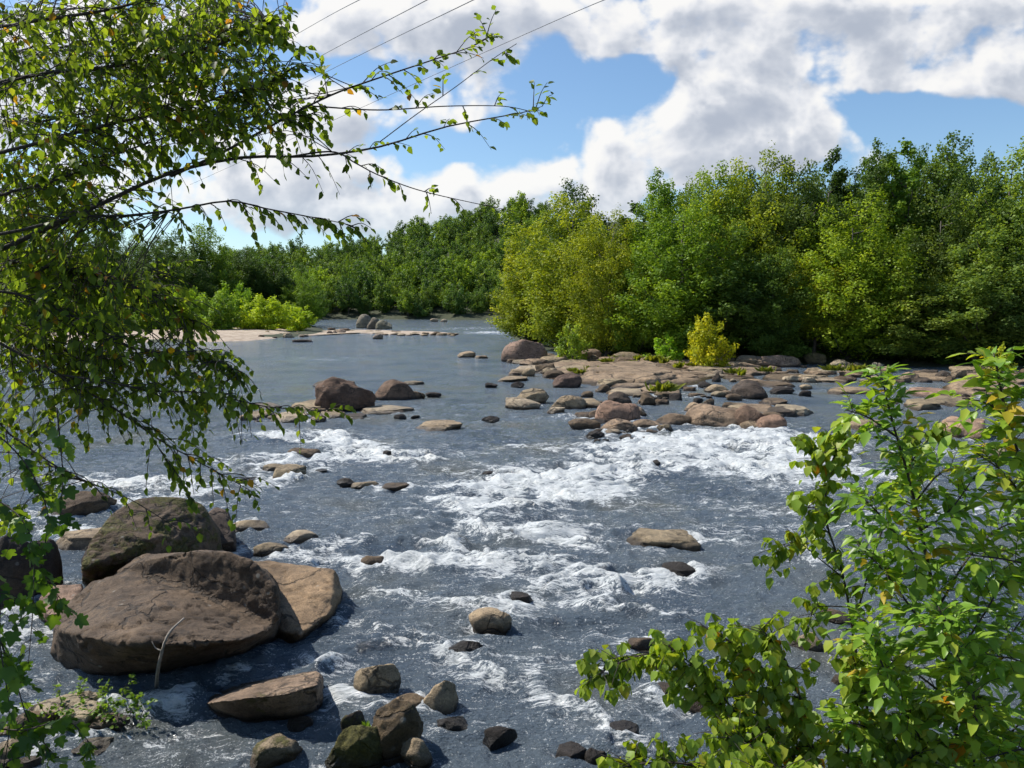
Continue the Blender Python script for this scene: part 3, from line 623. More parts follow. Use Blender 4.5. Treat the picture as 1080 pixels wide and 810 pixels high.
# (centre x, waterline y, width, height, kind, colour, moss, label)
RK = [
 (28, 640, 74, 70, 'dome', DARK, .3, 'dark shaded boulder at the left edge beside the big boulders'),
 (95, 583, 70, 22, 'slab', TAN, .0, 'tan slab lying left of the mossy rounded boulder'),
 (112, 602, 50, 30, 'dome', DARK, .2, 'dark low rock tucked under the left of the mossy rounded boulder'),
 (88, 547, 66, 26, 'dome', BRN, .1, 'brown rock with a black right end in the white water'),
 (30, 642, 78, 12, 'slab', PALE, .0, 'pale narrow ledge at the left edge below the dark boulder'),
 (75, 765, 95, 28, 'slab', PALE, .0, 'pale flat slab under the green sprouts at lower left'),
 (110, 776, 52, 18, 'dome', BRN, .3, 'little brown rock in front of the pale slab at lower left'),
 (398, 737, 52, 34, 'dome', TAN, .25, 'pale-topped rock with a dark spur, right of the wedge-shaped rock'),
 (468, 760, 44, 36, 'block', TAN, .2, 'angular tan rock with a dark shaded face near the lower centre'),
 (480, 775, 40, 17, 'block', BLK, .1, 'low dark rock just in front of the angular tan rock'),
 (428, 762, 46, 24, 'dome', BRN, .1, 'smooth brown rock behind the tall dark mossy rock'),
 (418, 804, 62, 54, 'dome', MOS, .42, 'tall dark rock with mossy left flank in the lower cluster'),
 (376, 814, 68, 42, 'dome', MOS, .75, 'green moss-covered rock at the bottom edge'),
 (373, 774, 28, 20, 'dome', DARK, .6, 'small round mossy rock beside a green tuft'),
 (438, 812, 38, 28, 'block', TAN, .1, 'pale small rock at the foot of the tall mossy rock'),
 (293, 809, 58, 26, 'dome', TAN, .5, 'pale-topped mossy rock at the bottom edge, under the wedge-shaped rock'),
 (318, 770, 34, 12, 'slab', BRN, .1, 'half-sunk brown stone below the wedge-shaped rock'),
 (523, 794, 46, 24, 'block', BLK, .1, 'black wet rock with one tan corner at the lower centre'),
 (601, 812, 36, 20, 'block', BLK, .1, 'black wet rock at the bottom edge, left one of two'),
 (628, 812, 26, 19, 'dome', BLK, .1, 'black wet rock at the bottom edge, right one of two'),
 (660, 782, 44, 16, 'slab', BLK, .0, 'flat black rock beside the tips of the drooping shrub'),
 (517, 670, 48, 24, 'dome', TAN, .1, 'buff rounded rock alone amid the mid-stream riffles'),
 (494, 696, 43, 18, 'block', BLK, .0, 'dark rock with a pale rim below the buff rounded rock'),
 (549, 640, 34, 14, 'slab', BLK, .0, 'dark wet rock above the buff rounded rock, water over its edge'),
 (676, 686, 30, 13, 'dome', BRN, .1, 'brown rock peeping over the left tip of the drooping shrub'),
 (700, 706, 26, 12, 'dome', BRN, .0, 'brown rock half hidden by the drooping shrub'),
 (697, 580, 80, 19, 'slab', TAN, .0, 'long flat tan rock alone on dark water right of centre'),
 (715, 612, 42, 16, 'slab', BLK, .0, 'black rock washed over by foam below the long flat tan rock'),
 (393, 599, 28, 12, 'dome', BRN, .0, 'small brown rock left of the dark bar-shaped rock'),
 (449, 599, 52, 11, 'slab', BLK, .0, 'dark bar-shaped rock in the white riffles'),
 (317, 573, 37, 12, 'dome', PALE, .2, 'pale oval rock right of the mossy rounded boulder, farther right one'),
 (286, 587, 38, 14, 'dome', TAN, .35, 'olive-tan oval rock close to the shoulder of the boulders'),
 (264, 562, 40, 12, 'dome', TAN, .2, 'tan oval rock just above the boulders'),
 (320, 483, 38, 10, 'dome', BRN, .0, 'brown humped rock with a thin tail in the left rapids'),
 (289, 498, 26, 8, 'slab', TAN, .0, 'small flat rock left of the pointed rock in the left rapids'),
 (305, 508, 38, 15, 'block', TAN, .0, 'pointed tan rock with a dark foot in the left rapids'),
 (265, 510, 32, 6, 'slab', BLK, .0, 'thin black rock bar left of the pointed rock'),
 (340, 499, 15, 4, 'slab', BLK, .0, 'tiny dark stone right of the pointed rock in the left rapids'),
 (364, 514, 22, 9, 'block', BLK, .0, 'black rock at the left end of a short row of three'),
 (385, 516, 30, 8, 'dome', TAN, .0, 'grey-tan rock in the middle of a short row of three'),
 (415, 519, 34, 9, 'slab', BRN, .0, 'brown flat rock at the right end of a short row of three'),
 (408, 482, 10, 6, 'block', BLK, .0, 'tiny black rock sticking out of foam in the left rapids'),
 (464, 456, 62, 11, 'slab', TAN, .0, 'lone flat sunlit tan slab at left centre'),
 (365, 434, 66, 34, 'dome', (.13, .085, .06), .0, 'large dark brown egg-shaped boulder on the left-centre rock pile'),
 (415, 422, 44, 20, 'dome', (.15, .10, .07), .0, 'dark brown boulder right of the egg-shaped one on the rock pile'),
 (352, 409, 50, 9, 'slab', BRN, .0, 'brown slab behind the egg-shaped boulder'),
 (436, 406, 24, 5, 'slab', TAN, .0, 'thin tan slab behind the right boulder of the rock pile'),
 (436, 421, 26, 8, 'dome', BRN, .0, 'brown stone at the right foot of the right boulder on the pile'),
 (457, 419, 18, 5, 'dome', BLK, .0, 'small dark stone set apart right of the rock pile'),
 (408, 437, 62, 9, 'slab', PALE, .0, 'long pale slab in front of the egg-shaped boulder'),
 (326, 436, 46, 14, 'slab', TAN, .0, 'humped tan slab left of the egg-shaped boulder'),
 (350, 441, 30, 8, 'slab', TAN, .0, 'small tan slab under the egg-shaped boulder'),
 (306, 446, 46, 10, 'slab', PALE, .0, 'pale slab at the front left of the rock pile'),
 (278, 442, 36, 8, 'slab', TAN, .0, 'tan slab at the far left of the rock pile'),
 (278, 431, 40, 6, 'slab', TAN, .0, 'thin flat slab behind the far left of the rock pile'),
 (376, 443, 28, 6, 'slab', DARK, .0, 'dark low stone in front of the long pale slab'),
 (334, 444, 20, 6, 'dome', BRN, .0, 'brown stone at the front of the rock pile'),
 (422, 442, 14, 5, 'dome', BLK, .0, 'small black stone in front of the right boulder of the pile'),
 (438, 441, 10, 3, 'dome', BLK, .0, 'tiny black stone right of the small black stone before the pile'),
 (515, 503, 20, 6, 'dome', BLK, .0, 'black rock tip left of the strong white rapids'),
 (691, 491, 16, 6, 'block', BLK, .0, 'black rock tips amid the rapids below the ledge'),
 (519, 446, 22, 7, 'block', BLK, .0, 'black pair-shaped stone in smooth water left of the right shelf'),
 (518, 409, 16, 5, 'block', BLK, .0, 'black stone off the left end of the right shelf'),
 (547, 409, 16, 6, 'block', BLK, .0, 'dark stone just right of the black stone off the shelf'),
 (553, 382, 50, 22, 'dome', (.24, .17, .13), .0, 'large rounded brown boulder at the left end of the wooded bank'),
 (551, 384, 24, 6, 'slab', PALE, .0, 'pale slab lying before the large rounded bank boulder'),
 (548, 395, 24, 8, 'slab', TAN, .0, 'tan slab at the upper left of the right shelf'),
 (541, 403, 32, 7, 'slab', TAN, .0, 'flat tan slab at the left tip of the right shelf'),
 (576, 394, 24, 10, 'block', BRN, .0, 'brown block between the bank boulder and the shelf'),
 (598, 409, 32, 14, 'dome', (.13, .09, .07), .0, 'dark brown lump at the lower left corner of the right shelf'),
 (584, 399, 26, 8, 'dome', BRN, .15, 'brown stone behind the dark lump on the shelf corner'),
 (562, 426, 36, 15, 'dome', TAN, .0, 'tall lump of the tan outcrop left below the shelf'),
 (552, 432, 40, 12, 'dome', PALE, .0, 'pale front lump of the tan outcrop left below the shelf'),
 (541, 424, 18, 6, 'slab', PALE, .0, 'small pale plate at the left end of the tan outcrop'),
 (599, 432, 40, 14, 'dome', TAN, .0, 'right lump of the tan outcrop with a dark crack'),
 (587, 435, 22, 7, 'slab', PALE, .0, 'small pale plate in front of the right lump of the outcrop'),
 (619, 419, 14, 6, 'dome', BRN, .0, 'small brown stone in the channel under the shelf'),
 (660, 407, 122, 29, 'slab', RED, .08, 'widest reddish sloping bedrock shelf below the yellow bush'),
 (612, 395, 60, 12, 'slab', TAN, .1, 'tan bedrock plate behind the left part of the wide shelf'),
 (622, 380, 26, 11, 'dome', RED, .0, 'reddish flattened boulder under the trees beside the thin bush'),
 (588, 384, 40, 11, 'slab', TAN, .1, 'tan plate right of the large rounded bank boulder'),
 (660, 386, 22, 9, 'dome', BRN, .1, 'brown boulder on the back of the wide shelf'),
 (688, 385, 36, 11, 'slab', RED, .1, 'reddish plate on the back of the wide shelf left of the yellow bush'),
 (673, 409, 24, 6, 'slab', TAN, .0, 'thin tan plate on the front rim of the wide shelf'),
 (695, 406, 30, 9, 'slab', RED, .0, 'reddish plate stacked on the front rim of the wide shelf'),
 (660, 418, 44, 9, 'slab', PALE, .0, 'pale flat slab in front of the wide shelf'),
 (696, 417, 52, 11, 'slab', RED, .0, 'long thin reddish slab slanting from the wide shelf'),
 (652, 427, 28, 13, 'block', DARK, .0, 'dark jagged rock above the broad humped boulder'),
 (682, 428, 20, 13, 'block', BRN, .0, 'brown pyramid-shaped rock right of the dark jagged rock'),
 (713, 423, 15, 8, 'block', BLK, .0, 'small black cube-like rock in the channel'),
 (651, 446, 50, 22, 'dome', (.27, .18, .125), .0, 'broad humped brown boulder at the head of the rapids'),
 (652, 456, 40, 13, 'dome', RED, .0, 'low reddish rock under the broad humped boulder'),
 (682, 453, 32, 10, 'dome', RED, .0, 'reddish rock between the humped boulder and the long ridge'),
 (646, 460, 20, 7, 'dome', PALE, .0, 'small pale stone at the foot of the humped boulder'),
 (627, 462, 22, 7, 'dome', BLK, .0, 'dark wet stone left of the small pale stone'),
 (701, 455, 18, 7, 'dome', TAN, .0, 'small tan stone at the left end of the long ridge'),
 (756, 451, 74, 23, 'dome', RED, .0, 'long smooth reddish-brown ridge along the head of the rapids'),
 (712, 449, 46, 12, 'dome', RED, .0, 'low reddish tail at the left of the long ridge'),
 (792, 453, 36, 24, 'dome', (.25, .165, .115), .0, 'egg-shaped brown boulder with a crease at the end of the long ridge'),
 (812, 456, 34, 17, 'dome', (.21, .14, .10), .0, 'squat brown boulder right of the creased egg-shaped one'),
 (834, 441, 56, 13, 'slab', PALE, .0, 'pale flat slab pointing right behind the squat brown boulder'),
 (798, 437, 50, 11, 'slab', RED, .0, 'reddish plate behind the creased egg-shaped boulder'),
 (788, 421, 44, 19, 'block', DARK, .0, 'dark overhanging block in the middle of the channel'),
 (774, 423, 18, 7, 'dome', BRN, .0, 'small brown stone at the foot of the dark overhanging block'),
 (755, 414, 26, 8, 'dome', TAN, .0, 'tan stone left of the dark overhanging block'),
 (758, 419, 18, 6, 'dome', PALE, .0, 'pale stone in front of the tan stone by the overhanging block'),
 (756, 403, 11, 10, 'block', DARK, .0, 'small dark upright rock on the shelf right of the yellow bush'),
 (734, 419, 20, 6, 'slab', BRN, .0, 'brown plate in the channel before the shelf'),
 (735, 425, 14, 5, 'block', BLK, .0, 'small black stone behind the long ridge'),
 (731, 435, 20, 10, 'dome', RED, .0, 'reddish lump touching the back of the long ridge'),
 (825, 416, 26, 8, 'dome', BLK, .1, 'black rounded rock right of the dark overhanging block'),
 (849, 418, 13, 6, 'dome', BLK, .0, 'small black stone right of the black rounded rock'),
 (850, 411, 13, 5, 'dome', TAN, .0, 'small grey-tan stone behind the black rounded rock'),
 (819, 387, 50, 12, 'dome', (.26, .19, .14), .0, 'long smooth dome-shaped rock before the dark trees'),
 (859, 384, 24, 11, 'dome', (.20, .17, .10), .45, 'greenish rounded rock right of the long smooth dome'),
 (858, 394, 18, 8, 'slab', TAN, .0, 'tan plate under the greenish rounded rock'),
 (854, 402, 26, 9, 'slab', TAN, .0, 'grey plate in the water right of the shelf pool'),
 (872, 395, 20, 7, 'slab', PALE, .0, 'pale stepping plate right of the tan plate'),
 (877, 404, 38, 6, 'slab', PALE, .0, 'long pale plate near the right shelf pool'),
 (885, 388, 26, 8, 'dome', PALE, .1, 'pale rounded rock at the foot of the dark trees'),
 (900, 398, 30, 8, 'slab', RED, .0, 'reddish plate left of the tall sapling tip'),
 (790, 397, 54, 12, 'slab', RED, .0, 'reddish bedrock plate in front of the long smooth dome'),
 (745, 396, 50, 12, 'slab', TAN, .1, 'tan bedrock plate directly below the yellow bush'),
 (720, 382, 20, 7, 'dome', DARK, .5, 'dark mossy stone left of the yellow bush'),
 (748, 386, 28, 8, 'dome', BRN, .3, 'brown stone at the foot of the yellow bush'),
 (776, 388, 28, 8, 'slab', TAN, .1, 'tan plate between the yellow bush and the long smooth dome'),
 (725, 402, 34, 9, 'slab', RED, .0, 'reddish plate at the right end of the wide shelf'),
 (1034, 395, 17, 9, 'block', DARK, .0, 'dark block on the far right shelf beside the right sapling tip'),
 (1003, 404, 16, 7, 'block', BRN, .0, 'brown stone on the left part of the far right shelf'),
 (980, 402, 46, 10, 'slab', RED, .0, 'reddish plate at the left end of the far right shelf'),
 (1042, 421, 110, 22, 'slab', RED, .0, 'widest reddish bedrock shelf at the right edge'),
 (985, 421, 54, 14, 'slab', (.30, .20, .15), .0, 'brown plate left of the wide shelf at the right edge'),
 (1018, 422, 10, 6, 'dome', BLK, .0, 'tiny black stone against the rim of the right edge shelf'),
 (912, 454, 42, 12, 'slab', TAN, .0, 'tan slab half hidden behind the tall sapling'),
 (972, 433, 38, 14, 'slab', TAN, .0, 'tan slab seen between the two saplings, the upper one'),
 (1014, 463, 54, 22, 'slab', (.42, .29, .20), .0, 'warm tan tilted slab seen between the two saplings'),
 (1046, 483, 40, 12, 'slab', TAN, .0, 'tan slab behind the leaves of the right sapling'),
 (1075, 446, 30, 12, 'slab', TAN, .0, 'tan slab cut by the right edge behind the right sapling'),
 (880, 657, 32, 12, 'dome', BRN, .0, 'brown rock glimpsed between the two right shrubs'),
 (384, 346, 17, 13, 'dome', (.27, .245, .19), .0, 'pale grey rounded boulder on the far bar, tallest of the three'),
 (395, 347, 16, 11, 'dome', (.23, .205, .16), .0, 'grey-brown boulder in the middle of the three on the far bar'),
 (405, 347.5, 18, 9, 'dome', (.24, .24, .17), .4, 'greenish boulder at the right of the three on the far bar'),
 (399, 357.5, 12, 5, 'dome', (.3, .26, .22), .0, 'lone grey stone in the water before the far bar'),
 (492, 377, 20, 6, 'dome', TAN, .0, 'pale lone rock in smooth water left of the wooded bank'),
 (507, 378, 14, 4, 'slab', TAN, .0, 'thin pale rock touching the lone rock in smooth water'),
 (319, 361, 22, 4, 'slab', DARK, .0, 'dark flat rock off the left sand bar'),
 (458, 339.4, 9, 3.2, 'dome', PALE, .0, 'white rock far upstream at the wood edge, left of two'),
 (468, 339.4, 8, 2.6, 'dome', PALE, .0, 'white rock far upstream at the wood edge, right of two'),
 (546, 352, 12, 4, 'dome', BLK, .0, 'dark stone in the far riffle by the wooded bank'),
]
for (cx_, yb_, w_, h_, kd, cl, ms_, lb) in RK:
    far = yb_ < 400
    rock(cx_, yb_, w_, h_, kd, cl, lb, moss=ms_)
# scattered small stones, told apart by nothing
def scatter(n_, x0, x1, yfun, wr, hr, cols, label, group, seed, kinds=('slab', 'dome', 'slab', 'block'), moss=.1):
    rg = np.random.default_rng(seed)
    for i in range(n_):
        x = rg.uniform(x0, x1); y = yfun(x, rg)
        w = rg.uniform(*wr); h = w * rg.uniform(*hr)
        rock(x, y, w, h, kinds[rg.integers(len(kinds))], cols[rg.integers(len(cols))], label, moss=moss * rg.random(), group=group, name='stone', cat='stone')
scatter(46, 540, 770, lambda x, r: r.uniform(379 + max(0, (600 - x)) * -.08, 400), (6, 17), (.25, .5), [TAN, RED, BRN, BRN, PALE], 'small loose stone among the rock plates below the trees', 'small stones on the right shelf', 3, moss=.4)
scatter(26, 620, 775, lambda x, r: r.uniform(405, 428), (7, 18), (.25, .5), [TAN, BRN, DARK, RED, BLK], 'small stone in the channel between the wide shelf and the long ridge', 'stones in the channel', 4)
scatter(34, 770, 960, lambda x, r: r.uniform(387, 404), (7, 22), (.22, .42), [TAN, PALE, RED, BRN], 'small flat stone in the shallows before the dark trees', 'stones in the right shallows', 5)
scatter(18, 950, 1090, lambda x, r: r.uniform(392, 404), (8, 22), (.25, .5), [RED, BRN, TAN, DARK], 'small stone on the shore behind the sapling tips', 'stones on the far right shore', 6)
scatter(44, 232, 372, lambda x, r: r.uniform(351, 357) - max(0, (x - 300)) * .07, (5, 13), (.22, .5), [TAN, PALE, BRN, (.25, .2, .16)], 'small stone on the far left bar below the bright shrubs', 'stones on the left bar', 7, moss=.2)
scatter(30, 370, 480, lambda x, r: r.uniform(349, 352.5) + (x - 370) * .03, (5, 14), (.14, .28), [TAN, PALE, TAN, BRN], 'small low stone on the far gravel bar right of the three grey boulders', 'stones on the far bar', 8, moss=0)
scatter(16, 262, 345, lambda x, r: r.uniform(431, 446), (8, 20), (.2, .35), [TAN, BRN, PALE], 'small flat stone on the left-centre rock pile', 'stones on the left centre pile', 9)
scatter(12, 620, 690, lambda x, r: r.uniform(455, 468), (7, 16), (.3, .45), [DARK, BRN, BLK], 'small wet stone at the lip of the rapids', 'stones at the rapids lip', 10)
scatter(34, 560, 800, lambda x, r: r.uniform(380, 412), (22, 58), (.12, .24), [TAN, RED, RED, PALE, BRN], 'low bedrock ledge of the right shelf between the bigger plates', 'ledges of the right shelf', 21, kinds=('slab', 'slab', 'block'), moss=.15)
scatter(18, 800, 1090, lambda x, r: r.uniform(388, 430), (24, 60), (.12, .22), [TAN, RED, PALE, BRN], 'low ledge in the shallows of the far right', 'ledges of the far right', 22, kinds=('slab',))
scatter(20, 600, 830, lambda x, r: r.uniform(428, 456), (14, 40), (.2, .35), [TAN, RED, BRN, DARK], 'low rock among those at the head of the rapids', 'low rocks at the head of the rapids', 23, kinds=('slab', 'block', 'dome'))
scatter(8, 0, 130, lambda x, r: r.uniform(770, 812), (24, 55), (.3, .5), [PALE, TAN, BRN], 'rock on the near shore under the vine leaves', 'rocks on the near left shore', 12, moss=.3)
scatter(7, 680, 960, lambda x, r: r.uniform(690, 800), (20, 46), (.3, .5), [TAN, BRN, DARK], 'rock glimpsed through the right shrubs', 'rocks behind the right shrubs', 13, moss=.3)

# sand bar of the left bank
def flat_bar(name, pts, z, m):
    ring = np.array([P(x, y, 0)[:2] for x, y in pts]); c = ring.mean(0); mb = MB(); V = []; K = 40
    ring = smoothline(np.vstack([np.c_[ring, np.zeros(len(ring))], [*ring[0], 0]]), 160)[:-1, :2]; ring = ring + 1.2 * np.stack([vnoise(ring[:, 0] * .3, ring[:, 1] * .3, 0, 8), vnoise(ring[:, 0] * .3, ring[:, 1] * .3, 5, 9)], -1)
    for k in range(K):
        t = k / (K - 1); rr = c + (ring - c) * (1 - t * .96)
        V.append(np.c_[rr, np.full(len(rr), -.25 + (z + .25) * math.sin(min(1, t * 2.6) * math.pi / 2)) + (.05 if z > .5 or z < .3 else .45) * fbm(rr[:, 0] * .3, rr[:, 1] * .3, 0, 3, 4) * min(1, t * 3)])
    m_ = len(ring); V = np.concatenate(V); F_ = []
    for k in range(K - 1):
        i = np.arange(m_); j = (i + 1) % m_; F_.append(np.stack([k * m_ + i, k * m_ + j, (k + 1) * m_ + j, (k + 1) * m_ + i], -1))
    mb.add(V, [np.concatenate(F_), (np.arange(m_) + (K - 1) * m_)[None]])
    o = mb.build(name, m, smooth=True); return o
def sand_material():
    m, nt = mat('river_sand'); n = N(nt); pos = n.new('ShaderNodeNewGeometry').outputs['Position']
    a = n.noise(pos, .8, 6, .7)
    pb = n.new('ShaderNodeBsdfPrincipled'); n.set(pb.inputs['Base Color'], n.ramp(a, [(.35, (.22, .16, .11)), (.55, (.40, .32, .24)), (.7, (.48, .40, .31))])); pb.inputs['Roughness'].default_value = .9
    n.set(pb.inputs['Normal'], n.bump(a, .5, .1))
    out = n.new('ShaderNodeOutputMaterial'); nt.links.new(pb.outputs[0], out.inputs[0]); return m
M_SAND = sand_material()
tag(flat_bar('sand_bar_ground', [(-200, 348), (0, 347.5), (150, 347), (250, 347), (318, 348), (330, 352), (300, 357), (262, 360), (180, 361.5), (60, 361.5), (-200, 362)], .9, M_SAND), kind='structure')
tag(flat_bar('gravel_bar_ground', [(290, 350), (370, 347.6), (430, 348.6), (482, 350), (486, 352), (430, 352.8), (370, 351.6), (330, 354), (290, 355)], .16, M_SAND), kind='structure')
tag(flat_bar('shelf_ground', [(566, 378), (640, 377), (760, 382), (800, 386), (770, 401), (700, 408), (640, 410), (600, 406), (556, 392)], .34, M_ROCKFAR), kind='structure')
bpy.data.objects['shelf_ground'].color = (*RED, .15)
build_river(ROCKS_XY)
# dead branch standing in front of the biggest boulder
dw = MB(); q = smoothline([P(165, 726, -.1), PD(166, 712, 10.95), PD(170, 690, 10.85), PD(178, 668, 10.95), PD(194, 652, 11.35)], 14)
dw.add(*tube(q, np.linspace(.032, .014, 14), 7)); dw.add(*tube(smoothline([q[7], q[7] + [-.12, .05, .02], q[7] + [-.17, .06, .12]], 5), np.linspace(.014, .006, 5), 5))
tag(dw.build('dead_branch', M_DEAD, smooth=True), 'bleached dead branch propped against the front of the biggest boulder', 'branch')
dw = MB(); q = smoothline([PD(150, 600, 13.8), PD(175, 590, 14.2), PD(215, 580, 14.7), PD(245, 577, 14.8)], 12)
# ------------------------------------------------------------------ trees
def crown_lobes(rng, H, W, kind, nl, seed):
    """leaf masses of a crown: several leaders of unequal height, each with side limbs that end in sprays"""
    L = []; nlead = {'broad': 5, 'spire': 3, 'high': 5, 'bush': 6}[kind]
    base = {'broad': .11, 'spire': .08, 'high': .28, 'bush': .04}[kind]
    leads = [(0, 0, 1.0, 1.0)]
    for k in range(nlead - 1):
        a = k * 6.283 / (nlead - 1) + rng.uniform(-.5, .5); rr = W * rng.uniform(.17, .30)
        leads.append((rr * math.cos(a), rr * math.sin(a), rng.uniform(.70, .95), rng.uniform(.55, .78)))
    for li, (lx, ly, lh, lw) in enumerate(leads):
        m = max(4, int(nl * (.34 if li == 0 else .66 / (nlead - 1))))
        for i in range(m):
            t = (i + rng.random()) / m
            pr = np.interp(t, [0, .25, .55, .8, .93, 1], [.66, 1, 1, .84, .58, .22] if kind != 'spire' else [.8, 1, .86, .60, .36, .10])
            a = i * 2.39996 + rng.uniform(-.6, .6)
            R_ = W * .5 * lw * pr * (1 + .32 * float(vnoise(math.cos(a) * 1.6 + lx, math.sin(a) * 1.6 + ly, t * 3.0, seed)))
            rr = R_ * rng.uniform(.45, .95); z = H * (base + (lh - base) * t) - .02 * H
            r = W * rng.uniform(.070, .150) * (1.12 - .42 * t)
            fx = (lx * min(1, t * 1.6 + .25)); fy = (ly * min(1, t * 1.6 + .25))
            L.append((fx + rr * math.cos(a), fy + rr * math.sin(a), z, r, math.cos(a) * (1 - .6 * t), math.sin(a) * (1 - .6 * t), .35 + .9 * t))
    return L
def tree_meshes(seed, H, W, kind, nl, nleaf, ls, trunk_r=.22, dense=1.0):
    rng = np.random.default_rng(seed); L = crown_lobes(rng, H, W, kind, nl, seed)
    cr = MB(); tot = sum(l[3] ** 2 for l in L); P_, A_, N_, T_ = [], [], [], []
    for (x, y, z, r, ox, oy, oz) in L:
        k = int(nleaf * r * r / tot); d = unit(rng.normal(size=(k, 3)) + [0, 0, .15])
        o = unit(np.array([ox, oy, oz])); b = 1 + .8 * fbm(d[:, 0] * 2.6 + x, d[:, 1] * 2.6 + y, d[:, 2] * 2.6 + z, 2, seed)
        rad = r * b * rng.uniform(.35, 1.12, k) ** .6; q = d * rad[:, None]
        al = (q @ o)[:, None]; q = q * .88 + o * al * .75                      # drawn out along the limb
        P_.append(np.array([x, y, z]) + q * [1, 1, .85]); N_.append(d + rng.normal(size=(k, 3)) * .5 + [0, 0, .45]); A_.append(rng.normal(size=(k, 3)) + d * .6 + [0, 0, -.4])
        T_.append(np.clip(.50 + rng.normal(0, .16, k) + rng.normal(0, .15), 0, 1))
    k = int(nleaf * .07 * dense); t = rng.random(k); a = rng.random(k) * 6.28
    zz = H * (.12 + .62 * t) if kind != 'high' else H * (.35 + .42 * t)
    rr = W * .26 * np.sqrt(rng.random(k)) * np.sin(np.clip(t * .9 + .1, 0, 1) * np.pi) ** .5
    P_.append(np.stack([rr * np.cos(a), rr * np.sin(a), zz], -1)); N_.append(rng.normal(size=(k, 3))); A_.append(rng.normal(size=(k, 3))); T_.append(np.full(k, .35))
    P_, A_, N_, T_ = map(np.concatenate, (P_, A_, N_, T_)); P_[:, 2] = np.maximum(P_[:, 2], .15)
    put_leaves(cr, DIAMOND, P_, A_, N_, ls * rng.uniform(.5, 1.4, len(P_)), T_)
    tr = MB(); top = H * .80
    tp = np.stack([.25 * np.sin(np.linspace(0, 3, 10)), .2 * np.sin(np.linspace(1, 5, 10)), np.linspace(-.6, top, 10)], -1)
    tr.add(*tube(tp, np.linspace(trunk_r, trunk_r * .2, 10) * (1 + .5 * np.exp(-np.arange(10) * 1.2)), 8))
    for (x, y, z, r, *_) in L[::max(1, len(L) // 26)]:
        z0 = max(.5, z - .45 * math.hypot(x, y) - .06 * H); s = np.array([0, 0, z0]); e = np.array([x, y, z])
        tr.add(*tube(smoothline([s, s * .5 + e * .5 + [0, 0, -.03 * H], e], 6), np.linspace(trunk_r * .4, .03, 6), 5))
    return cr.mesh('crown'), tr.mesh('trunk', True)
class TreeKind:
    def __init__(s, seed, H, W, kind, nl, nleaf, ls, tr=.22):
        s.H, s.W = H, W; s.crown, s.trunk = tree_meshes(seed, H, W, kind, nl, nleaf, ls, tr)
        s.crown.materials.append(M_TREE); s.trunk.materials.append(M_BARK)
def plant_tree(tk, x, y, h, w, col, label, cat='tree', group=None, name='broadleaf_tree', yaw=None, z=None, wy=None):
    z0 = float(ground_z(np.array([x]), np.array([y]))[0]) - .1 if z is None else z
    r = empty(name, (x, y, z0)); sc = (w / tk.W, (wy or w) / tk.W, h / tk.H)
    r.scale = sc; r.rotation_euler = (0, 0, (x * 1.7 + y * .9) % 6.28 if yaw is None else yaw)
    c = link('crown', tk.crown, None, r); c.color = (*col, 1)
    link('trunk', tk.trunk, None, r)
    tag(r, label, cat, group); return r
BR = [TreeKind(11, 20, 10, 'broad', 120, 36000, .215), TreeKind(12, 20, 9, 'broad', 96, 32000, .23), TreeKind(13, 21, 8, 'spire', 90, 30000, .215),
      TreeKind(14, 20, 10, 'high', 100, 31000, .225), TreeKind(15, 21, 11, 'broad', 150, 38000, .205), TreeKind(16, 22, 7, 'spire', 70, 18000, .28)]
SH = [TreeKind(21, 6, 5, 'bush', 60, 7000, .22, .08), TreeKind(22, 6, 5.5, 'bush', 54, 6400, .23, .08), TreeKind(23, 6, 4.4, 'bush', 40, 4200, .24, .07)]
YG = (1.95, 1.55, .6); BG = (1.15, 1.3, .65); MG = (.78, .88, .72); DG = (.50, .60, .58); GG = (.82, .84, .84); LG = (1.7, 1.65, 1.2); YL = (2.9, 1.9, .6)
def by_px(cx, yb, ytop, wpx, dy=0.0):
    """foot on the bank (distance of the shore line there plus dy), height and width from the photo"""
    p = P(cx, yb, 0); y = p[1] + dy; q = PD(cx, yb, y); x = q[0]
    zg = float(ground_z(np.array([x]), np.array([y]))[0])
    top = PD(cx, ytop, y)[2]; zc = proj(x, y, zg)[2]
    return x, y, top - zg, wpx * zc / F
